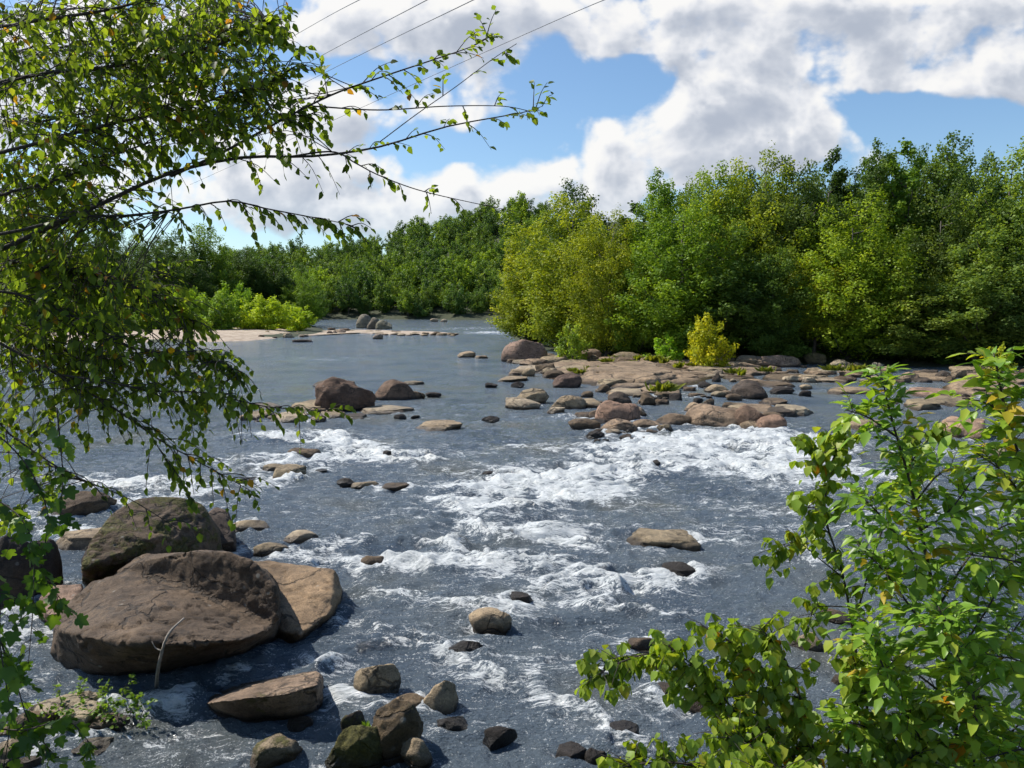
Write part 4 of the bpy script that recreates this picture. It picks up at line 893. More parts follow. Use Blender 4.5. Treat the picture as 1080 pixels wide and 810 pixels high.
RT = [ # px centre, foot, top, width, extra distance, kind, colour, label
 (556, 364, 236, 64, 2, 1, YG, 'yellow-green tree at the left end of the right bank, leaning over the water'),
 (603, 372, 204, 92, 3, 0, (1.8, 1.5, .6), 'broad yellow-green tree with a rounded top, second from the river bend'),
 (640, 377, 222, 70, 2, 4, YG, 'olive-yellow tree between the rounded one and the bright green spire'),
 (606, 370, 193, 60, 14, 3, DG, 'dark tree top rising behind the rounded yellow-green tree'),
 (688, 378, 179, 62, 5, 2, BG, 'bright green tree with a pointed top, tallest of the bright ones'),
 (716, 381, 214, 96, 1, 0, (1.25, 1.35, .6), 'wide bright green tree with foliage to the ground behind the yellow bush'),
 (672, 378, 262, 50, 1, 1, BG, 'lower bright green tree at the shore left of the yellow bush'),
 (748, 381, 178, 76, 8, 3, LG, 'pale grey-green feathery tree behind the wide bright green one'),
 (792, 382, 160, 92, 7, 4, (1.85, 1.55, .6), 'yellow-topped broad tree near the middle of the right bank'),
 (764, 382, 236, 84, 2, 1, MG, 'grey-green tree filling the shore right of the yellow bush'),
 (832, 384, 168, 80, 8, 3, GG, 'bluish-green tree right of the yellow-topped broad tree'),
 (812, 384, 262, 70, 2, 0, MG, 'mid green tree low on the shore behind the long smooth dome rock'),
 (868, 384, 160, 56, 11, 5, DG, 'dark narrow tree between two higher crowns'),
 (893, 385, 205, 100, 3, 4, (1.8, 1.7, .6), 'yellow-green tree whose branches hang out over dark shade'),
 (858, 384, 270, 70, 2, 3, YG, 'olive tree with a ragged low crown leaning left over the shade'),
 (915, 385, 148, 60, 11, 2, MG, 'tall green pointed tree, left of the double-topped one'),
 (948, 386, 152, 62, 10, 5, BG, 'green spire tree just left of the double-topped one'),
 (996, 387, 138, 74, 11, 2, MG, 'tallest tree of the right bank with a double top'),
 (952, 386, 285, 92, 2, 1, (1.45, 1.3, 1.0), 'low olive-grey tree spreading above the dark shore at right'),
 (985, 386, 196, 86, 6, 4, GG, 'dull grey-green rounded tree under the tallest tree'),
 (1052, 388, 150, 96, 6, 0, (1.5, 1.45, 1.0), 'big olive tree cut by the right edge of the view'),
 (1030, 388, 240, 90, 2, 1, (1.2, 1.2, 1.0), 'greyish tree low on the bank in front of the big olive tree'),
 (1110, 389, 165, 110, 4, 4, MG, 'mid green tree just beyond the right edge'),
 (1085, 389, 270, 90, 1, 3, GG, 'grey-green low tree at the right edge'),
]
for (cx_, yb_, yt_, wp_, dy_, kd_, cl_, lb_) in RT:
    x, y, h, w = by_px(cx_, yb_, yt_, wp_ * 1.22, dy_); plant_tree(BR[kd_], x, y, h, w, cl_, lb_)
rg = np.random.default_rng(5)
prof = lambda x: np.interp(x, [540, 580, 620, 660, 700, 760, 800, 850, 900, 950, 1000, 1060, 1200], [250, 215, 205, 200, 190, 175, 168, 168, 160, 155, 148, 158, 150])
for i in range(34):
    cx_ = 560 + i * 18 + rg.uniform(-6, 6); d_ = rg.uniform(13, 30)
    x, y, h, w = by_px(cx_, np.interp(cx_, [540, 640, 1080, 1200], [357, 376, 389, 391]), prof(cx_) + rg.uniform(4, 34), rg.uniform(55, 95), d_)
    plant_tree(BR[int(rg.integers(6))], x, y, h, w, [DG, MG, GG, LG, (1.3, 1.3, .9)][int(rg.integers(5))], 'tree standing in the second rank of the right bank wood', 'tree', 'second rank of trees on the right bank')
# shrubs at the feet of the trees
x, y, h, w = by_px(747, 388, 334, 48, -2); plant_tree(SH[0], x, y, h, w, (3.0, 2.1, .5), 'bright yellow bush standing on the rock shelf', 'bush', name='bush')
x, y, h, w = by_px(603, 381, 338, 34, 0); plant_tree(SH[2], x, y, h, w, (1.8, 1.7, .9), 'thin olive bush at the left of the rock shelf', 'bush', name='bush')
x, y, h, w = by_px(703, 384, 352, 36, 0); plant_tree(SH[2], x, y, h, w, (1.9, 2.2, .7), 'small bright green bush left of the yellow one', 'bush', name='bush')
x, y, h, w = by_px(1053, 390, 308, 30, -9); plant_tree(SH[2], x, y, h * .5, w, (2.4, 1.9, .7), 'slender young tree with a yellowish tuft behind the right sapling', 'tree', name='young_tree')
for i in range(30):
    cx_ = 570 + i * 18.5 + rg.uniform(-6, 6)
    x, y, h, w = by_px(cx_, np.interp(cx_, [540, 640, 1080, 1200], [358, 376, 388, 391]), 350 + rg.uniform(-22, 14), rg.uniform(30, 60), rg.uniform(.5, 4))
    plant_tree(SH[int(rg.integers(3))], x, y, max(h, 1.5), w, [(.45, .55, .5), (.6, .7, .55), (.4, .5, .45)][int(rg.integers(3))], 'undergrowth bush coloured dark for the shade under the right bank trees', 'bush', 'undergrowth on the right bank', name='bush')  # leaf colours darkened to paint in the shade at the tree feet
# left bank: bright shrubs, then dark trees
LS = [(203, 352, 303, 44, 0, 1, 'bright green shrub at the left of the row above the sand bar'), (232, 353, 308, 40, 1, 0, 'dull green shrub second from the left above the sand bar'),
      (276, 352, 312, 46, 1, 0, 'bright yellow-green shrub in the middle of the left bank'), (297, 350, 318, 34, 2, 1, 'yellow-green shrub right of the middle on the left bank'),
      (318, 351, 322, 24, 0, 2, 'small bright shrub at the right tip of the left bank'), (252, 350, 298, 40, 4, 1, 'taller green shrub behind the middle shrubs')]
for k, (a, b_, c, d, e, s_, lb) in enumerate(LS):
    x, y, h, w = by_px(a, b_, c, d * 1.15, e + 1); plant_tree(SH[s_], x, y, h, w, [(2.2, 2.2, .7), (1.5, 1.6, .9), (2.9, 2.5, .7), (2.5, 2.3, .8), (2.6, 2.4, .7), (1.5, 1.7, .7)][k], lb, 'shrub', name='shrub')
for i in range(12):
    cx_ = 5 + i * 17; x, y, h, w = by_px(cx_, 358 - i * .5, rg.uniform(306, 330), rg.uniform(34, 52), rg.uniform(1, 8))
    plant_tree(SH[i % 3], x, y, h, w, (1.5, 1.6, .9), 'green shrub behind the overhanging leaves on the left bank', 'shrub', 'shrubs of the left bank', name='shrub')
LT = [(222, 350, 236, 56, 16, 0, (1.15, 1.25, .7), 'tall dark green tree with a lumpy crown on the left bank'), (262, 349, 264, 44, 22, 3, DG, 'dark tree right of the tall lumpy-crowned one'),
      (196, 352, 244, 50, 20, 1, DG, 'dark tree left of the tall lumpy-crowned one'), (322, 346, 287, 42, 4, 4, BG, 'bright round tree at the tip of the left bank'),
      (290, 348, 272, 44, 20, 1, DG, 'dark rounded tree behind the yellow-green shrubs'), (168, 354, 250, 54, 14, 4, DG, 'dark tree at the left seen through the branches')]
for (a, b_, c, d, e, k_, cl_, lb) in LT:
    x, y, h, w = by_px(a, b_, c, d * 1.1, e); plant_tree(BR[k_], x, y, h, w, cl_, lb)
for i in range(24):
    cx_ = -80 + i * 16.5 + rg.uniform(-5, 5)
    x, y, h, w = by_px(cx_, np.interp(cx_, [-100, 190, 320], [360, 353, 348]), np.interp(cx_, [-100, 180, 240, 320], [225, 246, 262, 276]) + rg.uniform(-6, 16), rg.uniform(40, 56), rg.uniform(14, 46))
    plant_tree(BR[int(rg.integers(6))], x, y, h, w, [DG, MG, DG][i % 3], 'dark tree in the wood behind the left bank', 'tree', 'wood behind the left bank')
# wooded hill beyond the bend
def one_mesh_tree(seed, H, W, kind):
    cr, tr = tree_meshes(seed, H, W, kind, 44, 4600, .55, .2)
    bm = bmesh.new(); bm.from_mesh(cr); nf = len(bm.faces); bm.from_mesh(tr)
    for i, fc in enumerate(bm.faces): fc.material_index = 0 if i < nf else 1
    me = bpy.data.meshes.new('hill_tree'); bm.to_mesh(me); bm.free(); me.materials.append(M_TREE); me.materials.append(M_BARK); return me
HT = [one_mesh_tree(31, 14, 12, 'broad'), one_mesh_tree(32, 15, 12, 'broad'), one_mesh_tree(33, 17, 10, 'broad'), one_mesh_tree(34, 15, 12, 'high'), one_mesh_tree(35, 14, 13, 'broad')]
cnt = 0; cands = []
yv = 263.0
while yv < 440:
    step = 7.4 + (yv - 263) * .035
    for xv in np.arange(-95 * yv / 263, 62, step):
        cands.append((xv + rg.uniform(-3, 3), yv + rg.uniform(-3, 3)))
    yv += step * 1.12
for (xv, yv) in cands:
    sd = river_sd(np.array([xv]), np.array([yv]))[0]
    px_, py_, _ = proj(xv, yv, 20)
    if sd < 2 or px_ < 150 or px_ > 575: continue
    zg = float(ground_z(np.array([xv]), np.array([yv]))[0])
    o = link('woodland_tree', HT[int(rg.integers(5))], None, None, (xv, yv, zg - .3)); s_ = rg.uniform(.62, 1.02) * (0.8 if yv < 275 else 1)
    o.scale = (s_ * rg.uniform(.9, 1.15), s_ * rg.uniform(.9, 1.15), s_ * rg.uniform(.85, 1.15)); o.rotation_euler = (0, 0, rg.uniform(0, 6.28))
    cc = [(.95, 1.05, .9), (.70, .84, .85), (1.2, 1.25, .8), (1.05, 1.1, .9), (.6, .74, .8), (1.8, 1.75, .7)][int(rg.choice(6, p=[.25, .22, .17, .18, .11, .07]))]
    o.color = (*cc, 1); tag(o, 'tree in the wood that covers the far hill beyond the river bend', 'tree', 'woods on the far hill'); cnt += 1
print('hill trees', cnt)
# ------------------------------------------------------------------ foreground plants
rg = np.random.default_rng(99)
def branch_pts(spec, n=26):
    return smoothline([PD(x, y, d) for x, y, d in spec], n)
def add_twigs(tw, lf, tpl, line, n_tw, length, n_leaf, lsize, tintf, hang=.5, spread=1.0, t0=.15, r0=.0035, big=None, lw=None):
    """twigs off a branch, each with alternate leaves; leaves hang from short stalks"""
    m = len(line); P_, A_, N_, S_ = [], [], [], []
    for i in range(n_tw):
        u = t0 + (1 - t0) * (i + rg.random()) / n_tw; k = min(int(u * (m - 1)), m - 2)
        s = line[k] + (line[k + 1] - line[k]) * (u * (m - 1) - k); tg = unit(line[k + 1] - line[k])
        d = unit(tg * .9 + unit(rg.normal(size=3)) * spread + np.array([0, 0, -hang * .6])); L = length * rg.uniform(.5, 1.25) * (1.1 - .4 * u)
        e = s + d * L; mid = (s + e) / 2 + np.array([0, 0, .06 * L]); e = e + np.array([0, 0, -hang * L * .35])
        q = smoothline([s, mid, e], 7); tw.add(*tube(q, np.linspace(r0, r0 * .35, 7), 4))
        kk = max(2, int(n_leaf * rg.uniform(.6, 1.3)))
        us = (np.arange(kk) + .6) / kk
        for w in us:
            j = min(int(w * 6), 5); p = q[j] + (q[j + 1] - q[j]) * (w * 6 - j)
            side = unit(np.cross(q[j + 1] - q[j], [0, 0, 1])) * (1 if rg.random() < .5 else -1)
            ax = unit(unit(q[j + 1] - q[j]) * .6 + side * rg.uniform(.2, .9) + np.array([0, 0, -hang * rg.uniform(.4, 1.6)]) + rg.normal(size=3) * .25)
            P_.append(p + ax * .008); A_.append(ax); N_.append(np.array([0, 0, 1.0]) + rg.normal(size=3) * .6 + side * .3); S_.append(lsize * rg.uniform(.65, 1.25))
    if P_:
        T = tintf(len(P_)); put_leaves(lf, tpl, np.array(P_), np.array(A_), np.array(N_), np.array(S_), T, width=None if lw is None else np.full(len(P_), lw))
def tint_birch(k):
    t = np.clip(rg.normal(.42, .22, k), 0, .93); t[rg.random(k) < .022] = rg.uniform(.96, 1.0); return t
# the tree that overhangs from the left: trunk out of view, boughs reaching in
root = empty('overhanging_tree', (-4.3, 3.6, 3.0)); tag(root, 'leafy tree overhanging the river from the left with thin drooping boughs', 'tree')
OFF = np.array(root.location)
def loc(mb, name, m, parent, smooth=False):
    for v in mb.v: v -= OFF
    return mb.build(name, m, parent, smooth)
t = MB(); tp = np.array([(-4.3, 3.6, 1.6), (-4.35, 3.6, 3.6), (-4.2, 3.75, 5.2), (-4.3, 3.9, 7.0), (-4.0, 4.1, 9.4), (-3.9, 4.2, 11.5)])
tp = smoothline(tp, 22); t.add(*tube(tp, np.linspace(.17, .05, 22), 12)); loc(t, 'trunk', M_BARK, root, True)
LIMBS = [ # photo x, y, distance from the camera; base radius; twigs, twig length, leaves per twig
 ([(-420, 330, 3.9), (-60, 282, 3.9), (0, 262, 4.0), (60, 236, 4.1), (130, 205, 4.2), (215, 170, 4.3), (300, 166, 4.4), (380, 160, 4.6), (455, 137, 4.7), (545, 120, 4.9), (572, 112, 5.0)], .022, 34, .17, 5, .35, .38),
 ([(180, 186, 4.25), (240, 158, 4.3), (300, 125, 4.4), (350, 100, 4.5), (400, 82, 4.5), (460, 62, 4.6), (500, 48, 4.7), (520, 36, 4.7)], .011, 26, .15, 6, .2, .35),
 ([(300, 166, 4.4), (350, 160, 4.4), (375, 172, 4.5), (400, 185, 4.5), (440, 200, 4.6), (490, 212, 4.7), (548, 224, 4.8)], .007, 12, .13, 6, .6, .25),
 ([(330, 112, 4.45), (400, 116, 4.5), (470, 112, 4.6), (530, 112, 4.7), (562, 118, 4.8)], .006, 9, .12, 5, .5, .1),
 ([(-420, 300, 3.8), (-60, 256, 3.8), (30, 240, 3.9), (90, 228, 4.0), (160, 226, 4.1), (235, 212, 4.2), (290, 222, 4.3), (345, 232, 4.4), (372, 238, 4.4)], .013, 40, .15, 6, .7, .38),
 ([(400, 150, 4.55), (440, 120, 4.6), (480, 92, 4.7), (520, 62, 4.8), (545, 46, 4.8)], .004, 6, .10, 5, .3, .35),
 ([(-420, 120, 4.4), (-60, 95, 4.2), (40, 78, 4.1), (120, 70, 4.1), (200, 56, 4.2), (250, 40, 4.3), (285, 25, 4.4)], .018, 90, .24, 8, .5, .2),
 ([(-420, 20, 4.4), (-60, 30, 4.3), (50, 20, 4.1), (140, 4, 4.1), (230, -30, 4.1), (300, -70, 4.2)], .018, 60, .22, 8, .5, .25),
 ([(-420, 200, 4.2), (-60, 170, 4.0), (40, 150, 4.0), (120, 130, 4.1), (200, 112, 4.2), (255, 96, 4.3), (300, 80, 4.4)], .016, 110, .25, 8, .5, .2),
 ([(-420, 260, 4.3), (-60, 215, 4.1), (20, 200, 4.1), (70, 186, 4.1), (130, 160, 4.2), (210, 135, 4.3), (290, 120, 4.4), (330, 125, 4.5)], .012, 80, .20, 7, .5, .2),
 ([(-420, 420, 3.8), (-60, 345, 3.8), (0, 362, 3.9), (60, 395, 4.0), (120, 430, 4.1), (165, 462, 4.2), (215, 490, 4.3), (262, 516, 4.4)], .013, 46, .19, 6, .7, .25),
 ([(60, 395, 4.0), (110, 402, 4.0), (160, 412, 4.1), (215, 414, 4.2), (250, 422, 4.3), (290, 430, 4.4), (350, 434, 4.5)], .008, 44, .16, 6, .7, .0),
 ([(-420, 340, 4.0), (-60, 310, 3.9), (20, 312, 4.0), (90, 340, 4.1), (150, 370, 4.1), (210, 372, 4.2), (250, 392, 4.3)], .012, 80, .20, 7, .7, .2),
 ([(-420, 300, 4.2), (-60, 270, 4.1), (30, 280, 4.2), (100, 290, 4.3), (160, 310, 4.3), (205, 340, 4.4)], .012, 95, .22, 8, .6, .2),
 ([(160, 460, 4.2), (172, 480, 4.2), (190, 505, 4.2), (200, 530, 4.2)], .004, 10, .09, 6, 1.0, .2),
 ([(-420, 480, 4.0), (-60, 430, 3.9), (0, 452, 4.0), (50, 486, 4.0), (85, 505, 4.1), (140, 528, 4.2), (190, 560, 4.3)], .009, 16, .16, 4, .7, .3),
 ([(-420, 380, 4.4), (-60, 330, 4.3), (20, 350, 4.3), (70, 370, 4.4), (120, 380, 4.4)], .012, 90, .24, 8, .6, .2),
 ([(-420, 60, 5.6), (-60, 60, 5.6), (60, 50, 5.6), (150, 40, 5.7), (240, 20, 5.8)], .014, 110, .30, 8, .5, .2),
 ([(-420, 180, 5.6), (-60, 140, 5.6), (60, 125, 5.6), (160, 100, 5.7), (270, 60, 5.8)], .014, 110, .30, 8, .5, .2),
 ([(-420, 300, 5.4), (-60, 240, 5.4), (0, 235, 5.4), (60, 225, 5.5), (110, 215, 5.5)], .014, 80, .30, 8, .5, .2),
 ([(-420, 400, 5.4), (-60, 310, 5.4), (40, 300, 5.5), (110, 300, 5.5), (180, 290, 5.5)], .014, 100, .30, 8, .5, .2),
]
for k, (sp_, r0, ntw, tl, nlf, hang, t0) in enumerate(LIMBS):
    line = branch_pts(sp_, 34)
    if sp_[0][0] < -300:                    # starts from the trunk
        i = np.argmin(np.abs(tp[:, 2] - line[0][2])); line = smoothline(np.vstack([tp[i], line[3::3]]), 34); t0_ = .30
    else: t0_ = t0
    L = MB(); lf = MB(); L.add(*tube(line, np.linspace(r0 * .75, .0018, 34), 7))
    add_twigs(L, lf, OVATE, line, int(ntw * .85), tl * (1.1 if r0 < .0075 else 1.5), nlf + (0 if r0 < .0075 else 1), .047, tint_birch, hang, .95, t0_)
    lo_ = loc(L, 'limb', M_TWIG, root, True); lo2 = loc(lf, 'foliage', M_BIRCH, root)
    lo2.parent = lo_
# leafy sprays that fill the crown between the boughs: photo area, distances, number
ALL = np.concatenate([np.array([PD(x, y, d) for x, y, d in smoothline(sp_[1:], 40)]) for sp_, *_ in LIMBS])
FILL = [(110, 36, 150, 52, 3.8, 5.6, 130), (60, 130, 110, 62, 3.8, 5.8, 110), (205, 84, 80, 42, 3.9, 5.2, 58), (20, 230, 60, 50, 3.8, 5.4, 70), (45, 320, 85, 44, 3.8, 5.4, 110),
        (105, 300, 50, 30, 3.9, 5.0, 34), (140, 385, 80, 26, 3.9, 4.8, 48), (30, 410, 60, 45, 3.8, 5.0, 48), (30, 195, 60, 46, 3.9, 5.6, 60), (20, 500, 40, 40, 3.6, 4.6, 18), (255, 125, 60, 30, 4.0, 4.8, 30), (60, 250, 60, 20, 3.9, 5.0, 26), (215, 415, 34, 22, 4, 4.6, 10), (205, 8, 90, 30, 3.9, 5.4, 56)]
for fi, (fx, fy, frx, fry, d0_, d1_, cnt_) in enumerate(FILL):
    st = MB(); lf = MB()
    for i in range(int(cnt_ * .85)):
        a = rg.random() * 6.28; rr = math.sqrt(rg.random()) * 1.1
        px_, py_ = fx + frx * rr * math.cos(a), fy + fry * rr * math.sin(a)
        if 100 < px_ < 175 and 165 < py_ < 212 and rg.random() < .8: continue
        p = PD(px_, py_, rg.uniform(d0_, d1_)); kq = np.argmin(((ALL - p - [.3, 0, .1]) ** 2).sum(1)); q0 = ALL[kq]
        e = p; m_ = (q0 + e) / 2 + np.array([0, 0, .10 * np.linalg.norm(e - q0)]) + rg.normal(size=3) * .03
        tail = e + unit(unit(e - q0) + np.array([.4, 0, -.7]) + rg.normal(size=3) * .5) * rg.uniform(.10, .2)
        line = smoothline([q0, m_, e, tail], 12); st.add(*tube(line, np.linspace(.0035, .001, 12), 3))
        add_twigs(st, lf, OVATE, line[6:], 3, .14, 5, .047, tint_birch, .6, 1.1, .0, .0015)
    ls_ = loc(st, 'branch', M_TWIG, root, True); loc(lf, 'foliage', M_BIRCH, root).parent = ls_
# the rest of its crown, above and left of the view: shades what is below
cr = MB(); k = 3500; c = np.array([-6.2, 3.8, 10.2]); d = unit(rg.normal(size=(k, 3))) * (rg.random(k) ** .4)[:, None] * [2.4, 2.8, 2.6]
p = c + d; 
put_leaves(cr, OVATE, p, rg.normal(size=(k, 3)) + [0, 0, -.8], rg.normal(size=(k, 3)) * .7 + [0, 0, 1], rg.uniform(.05, .075, k), tint_birch(k)); loc(cr, 'crown', M_BIRCH, root)

def free_plant(name, label, cat, origin, build):
    global OFF
    r = empty(name, tuple(origin)); tag(r, label, cat); OFF = np.array(origin); build(r); return r
def gz(x, y): return float(ground_z(np.array([x]), np.array([y]))[0])

def compound(tw, lf, p, d, L, tintv, n_pair=3, ls=.085, up=np.array([0, 0, 1.]), tpl=LANCE, w=1.35, droop=.35):
    """a leaf of several leaflets on one stalk"""
    q = smoothline([p, p + d * L * .5 + up * .03 * L, p + d * L + np.array([0, 0, -droop * L * .4])], 7); tw.add(*tube(q, np.linspace(.0016, .0008, 7), 4), .8)
    side = unit(np.cross(d, up)); P_, A_, N_, S_ = [], [], [], []
    for i in range(n_pair):
        w_ = .40 + .5 * i / max(1, n_pair); j = min(int(w_ * 6), 5); b_ = q[j]
        for s in (-1, 1):
            ax = unit(d * .75 + side * s * .8 + np.array([0, 0, -droop * rg.uniform(-.6, 1.8)]) + rg.normal(size=3) * .22)
            P_.append(b_); A_.append(ax); N_.append(up + rg.normal(size=3) * .5 + side * s * -.15); S_.append(ls * rg.uniform(.55, 1.15))
    P_.append(q[-1]); A_.append(unit(q[-1] - q[-2]) + [0, 0, -droop * .5]); N_.append(up + rg.normal(size=3) * .2); S_.append(ls * 1.15)
    put_leaves(lf, tpl, np.array(P_), np.array(A_), np.array(N_), np.array(S_), np.clip(tintv + rg.normal(0, .08, len(P_)), 0, 1), width=np.full(len(P_), w))
def sapling(r, stems, ls, nper, tintmu):
    st = MB(); lf = MB()
    for (spec, r0, dens_, t0) in stems:
        line = branch_pts(spec, 30); st.add(*tube(line, np.linspace(r0, .0022, 30), 7)); seglen = np.linalg.norm(np.diff(line, axis=0), axis=1).sum()
        nn = int(seglen * dens_ * nper * 1.12)
        for i in range(nn):
            u = t0 + (1 - t0) * ((i + rg.random() * .6) / nn); j = min(int(u * 29), 28); p = line[j]; tg = unit(line[j + 1] - line[j])
            a0 = i * 1.571 + rg.uniform(-.3, .3)
            for s in (0, math.pi):
                e1 = unit(np.cross(tg, [.3, .8, .1])); e2 = np.cross(tg, e1); a = a0 + s
                d = unit(tg * rg.uniform(.45, .9) + e1 * math.cos(a) + e2 * math.sin(a))
                compound(st, lf, p, d, rg.uniform(.09, .17) * (1.15 - .55 * u), np.clip(rg.normal(tintmu, .20), 0, .94) if rg.random() > .03 else 1.0, 3, ls * rg.uniform(.8, 1.15) * (1.1 - .35 * u))
    for mb, nm, mt in ((st, 'stem', M_TWIG), (lf, 'foliage', M_SAPL)): loc(mb, nm, mt, r, nm == 'stem')
o1 = np.array([1.95, 3.1, 0]); o1[2] = gz(o1[0], o1[1]) - .05
free_plant('sapling', 'tall bright green sapling at the right reaching up to the far shore', 'sapling', o1, lambda r: sapling(r, [
    ([(1050, 1010, 3.05), (1020, 860, 3.0), (1000, 700, 2.95), (980, 600, 2.95), (960, 510, 2.9), (940, 440, 2.9), (928, 388, 2.9)], .011, 1.0, .12),
    ([(1000, 700, 2.95), (960, 640, 2.9), (930, 600, 2.85), (905, 575, 2.85)], .005, 1.0, .1),
    ([(990, 640, 2.95), (1020, 590, 3.0), (1050, 560, 3.0), (1085, 545, 3.0)], .005, 1.0, .1),
    ([(1005, 740, 2.95), (1050, 690, 3.0), (1080, 650, 3.05)], .005, 1.0, .1),
    ([(1005, 740, 2.95), (950, 700, 2.9), (905, 690, 2.85)], .005, 1.0, .1),
    ([(965, 530, 2.9), (990, 500, 2.95), (1012, 492, 3.0)], .004, .9, .2),
    ([(945, 460, 2.9), (915, 440, 2.9), (892, 432, 2.9)], .004, .9, .2),
    ([(1020, 840, 3.0), (970, 800, 2.8), (920, 770, 2.75), (890, 760, 2.7)], .006, 1.1, .1),
    ([(1020, 840, 3.0), (1060, 780, 3.0), (1100, 740, 3.0)], .006, 1.1, .1),
    ([(1000, 700, 2.95), (1030, 660, 2.7), (1060, 610, 2.7)], .005, 1.0, .1),
    ([(1020, 860, 3.0), (960, 760, 2.7), (930, 700, 2.65), (910, 650, 2.65)], .005, 1.0, .1), ([(1020, 860, 3.0), (1030, 760, 2.6), (1010, 690, 2.55), (990, 640, 2.5)], .005, 1.0, .1),
    ([(980, 600, 2.95), (950, 570, 2.8), (925, 540, 2.75), (905, 520, 2.75)], .004, 1.0, .1), ([(970, 560, 2.9), (1000, 540, 2.8), (1030, 500, 2.8)], .004, 1.0, .1),
], .066, 24, .50))
o2 = np.array([2.35, 2.9, 0]); o2[2] = gz(o2[0], o2[1]) - .05
free_plant('sapling', 'sapling at the right edge with broad pale leaves at its tip', 'sapling', o2, lambda r: sapling(r, [
    ([(1180, 1000, 2.9), (1140, 800, 2.8), (1110, 620, 2.8), (1080, 500, 2.75), (1060, 430, 2.7), (1048, 372, 2.7)], .010, 1.0, .1),
    ([(1090, 540, 2.75), (1060, 500, 2.7), (1030, 478, 2.7)], .004, 1.0, .1),
    ([(1105, 600, 2.8), (1060, 590, 2.75), (1020, 585, 2.7)], .005, 1.0, .1),
    ([(1130, 740, 2.8), (1080, 700, 2.7), (1040, 690, 2.6)], .005, 1.0, .1),
    ([(1140, 800, 2.8), (1085, 790, 2.6), (1040, 800, 2.5)], .005, 1.0, .1),
    ([(1062, 440, 2.7), (1040, 425, 2.7), (1015, 420, 2.7)], .003, .7, .3),
], .078, 19, .62))

def droop_shrub(r, stems):
    st = MB(); lf = MB()
    for (spec, r0, ncl, t0) in stems:
        line = branch_pts(spec, 24); st.add(*tube(line, np.linspace(r0, .002, 24), 6))
        ncl = int(ncl * 1.6)
        for i in range(ncl):
            u = t0 + (1 - t0) * (i + rg.random() * .8) / ncl; j = min(int(u * 23), 22); p = line[j]; tg = unit(line[j + 1] - line[j])
            d = unit(tg * .6 + rg.normal(size=3) * .7 + [0, 0, .25]); q = smoothline([p, p + d * .06, p + d * .11 + [0, 0, -.01]], 5)
            st.add(*tube(q, np.linspace(.0018, .0009, 5), 4)); k = int(rg.integers(7, 13)); base = q[rg.integers(1, 5, k)]
            a = rg.random(k) * 6.28
            ax = np.stack([np.cos(a) * .55, np.sin(a) * .55, -rg.uniform(.35, 1.3, k)], -1); nn = np.stack([np.cos(a) * .9, np.sin(a) * .9, rg.uniform(.3, .9, k)], -1)
            tv = np.clip(rg.normal(.50, .2, k), 0, .93); 
            if rg.random() < .10: tv[:max(1, k // 3)] = 1.0 if rg.random() < .5 else .955
            put_leaves(lf, ROUND, base + ax * .012, ax, nn, rg.uniform(.026, .056, k), tv)
    for mb, nm, mt in ((st, 'stem', M_TWIG), (lf, 'foliage', M_DROOP)): loc(mb, nm, mt, r, nm == 'stem')
o3 = np.array([1.25, 3.0, 0]); o3[2] = gz(o3[0], o3[1]) - .05
free_plant('shrub', 'spreading shrub with drooping yellow-green leaves at the bottom right', 'shrub', o3, lambda r: droop_shrub(r, [
    ([(900, 1020, 3.0), (880, 900, 2.9), (860, 800, 2.85), (830, 740, 2.8), (790, 690, 2.8), (740, 660, 2.8)], .008, 34, .25),
    ([(870, 840, 2.85), (800, 790, 2.8), (750, 730, 2.8), (700, 690, 2.8), (650, 700, 2.8), (632, 712, 2.8)], .006, 36, .15),
    ([(860, 800, 2.85), (845, 740, 2.75), (825, 690, 2.7), (800, 660, 2.7)], .005, 24, .1),
    ([(880, 900, 2.9), (800, 850, 2.7), (740, 810, 2.65), (680, 805, 2.6), (655, 815, 2.6)], .006, 34, .15),
    ([(890, 900, 2.9), (890, 820, 2.8), (905, 740, 2.75), (900, 690, 2.75)], .006, 30, .15),
    ([(880, 880, 2.9), (840, 830, 2.6), (790, 790, 2.55), (760, 770, 2.55)], .005, 30, .1), ([(870, 860, 2.9), (800, 780, 2.75), (740, 710, 2.75), (700, 680, 2.75)], .005, 30, .15), ([(870, 860, 2.9), (830, 790, 2.8), (770, 720, 2.85)], .005, 22, .2),
    ([(890, 900, 2.9), (930, 840, 2.7), (960, 800, 2.65), (990, 790, 2.65)], .005, 26, .1),
    ([(890, 900, 2.9), (860, 850, 2.5), (840, 820, 2.4), (800, 815, 2.4)], .005, 26, .1),
    ([(900, 820, 2.8), (950, 760, 2.7), (1000, 740, 2.7), (1040, 750, 2.7)], .005, 26, .1)]))
o4 = np.array([1.6, 3.55, 0]); o4[2] = gz(o4[0], o4[1]) - .05
free_plant('shrub', 'slender shrub with hanging clusters of olive leaves left of the tall sapling', 'shrub', o4, lambda r: droop_shrub(r, [
    ([(960, 960, 3.4), (930, 820, 3.3), (905, 700, 3.2), (890, 610, 3.2), (870, 540, 3.2), (880, 480, 3.2), (890, 455, 3.2)], .007, 26, .45),
    ([(890, 610, 3.2), (865, 590, 3.2), (840, 572, 3.2), (812, 580, 3.2)], .003, 7, .45),
    ([(870, 540, 3.2), (855, 535, 3.2), (838, 540, 3.2)], .003, 4, .5),
    ([(880, 500, 3.2), (865, 480, 3.2), (858, 475, 3.2)], .003, 9, .2),
    ([(900, 660, 3.2), (930, 560, 3.2), (960, 490, 3.2), (990, 450, 3.2)], .004, 16, .5),
    ([(895, 640, 3.2), (862, 640, 3.2), (855, 650, 3.2)], .003, 5, .4)]))

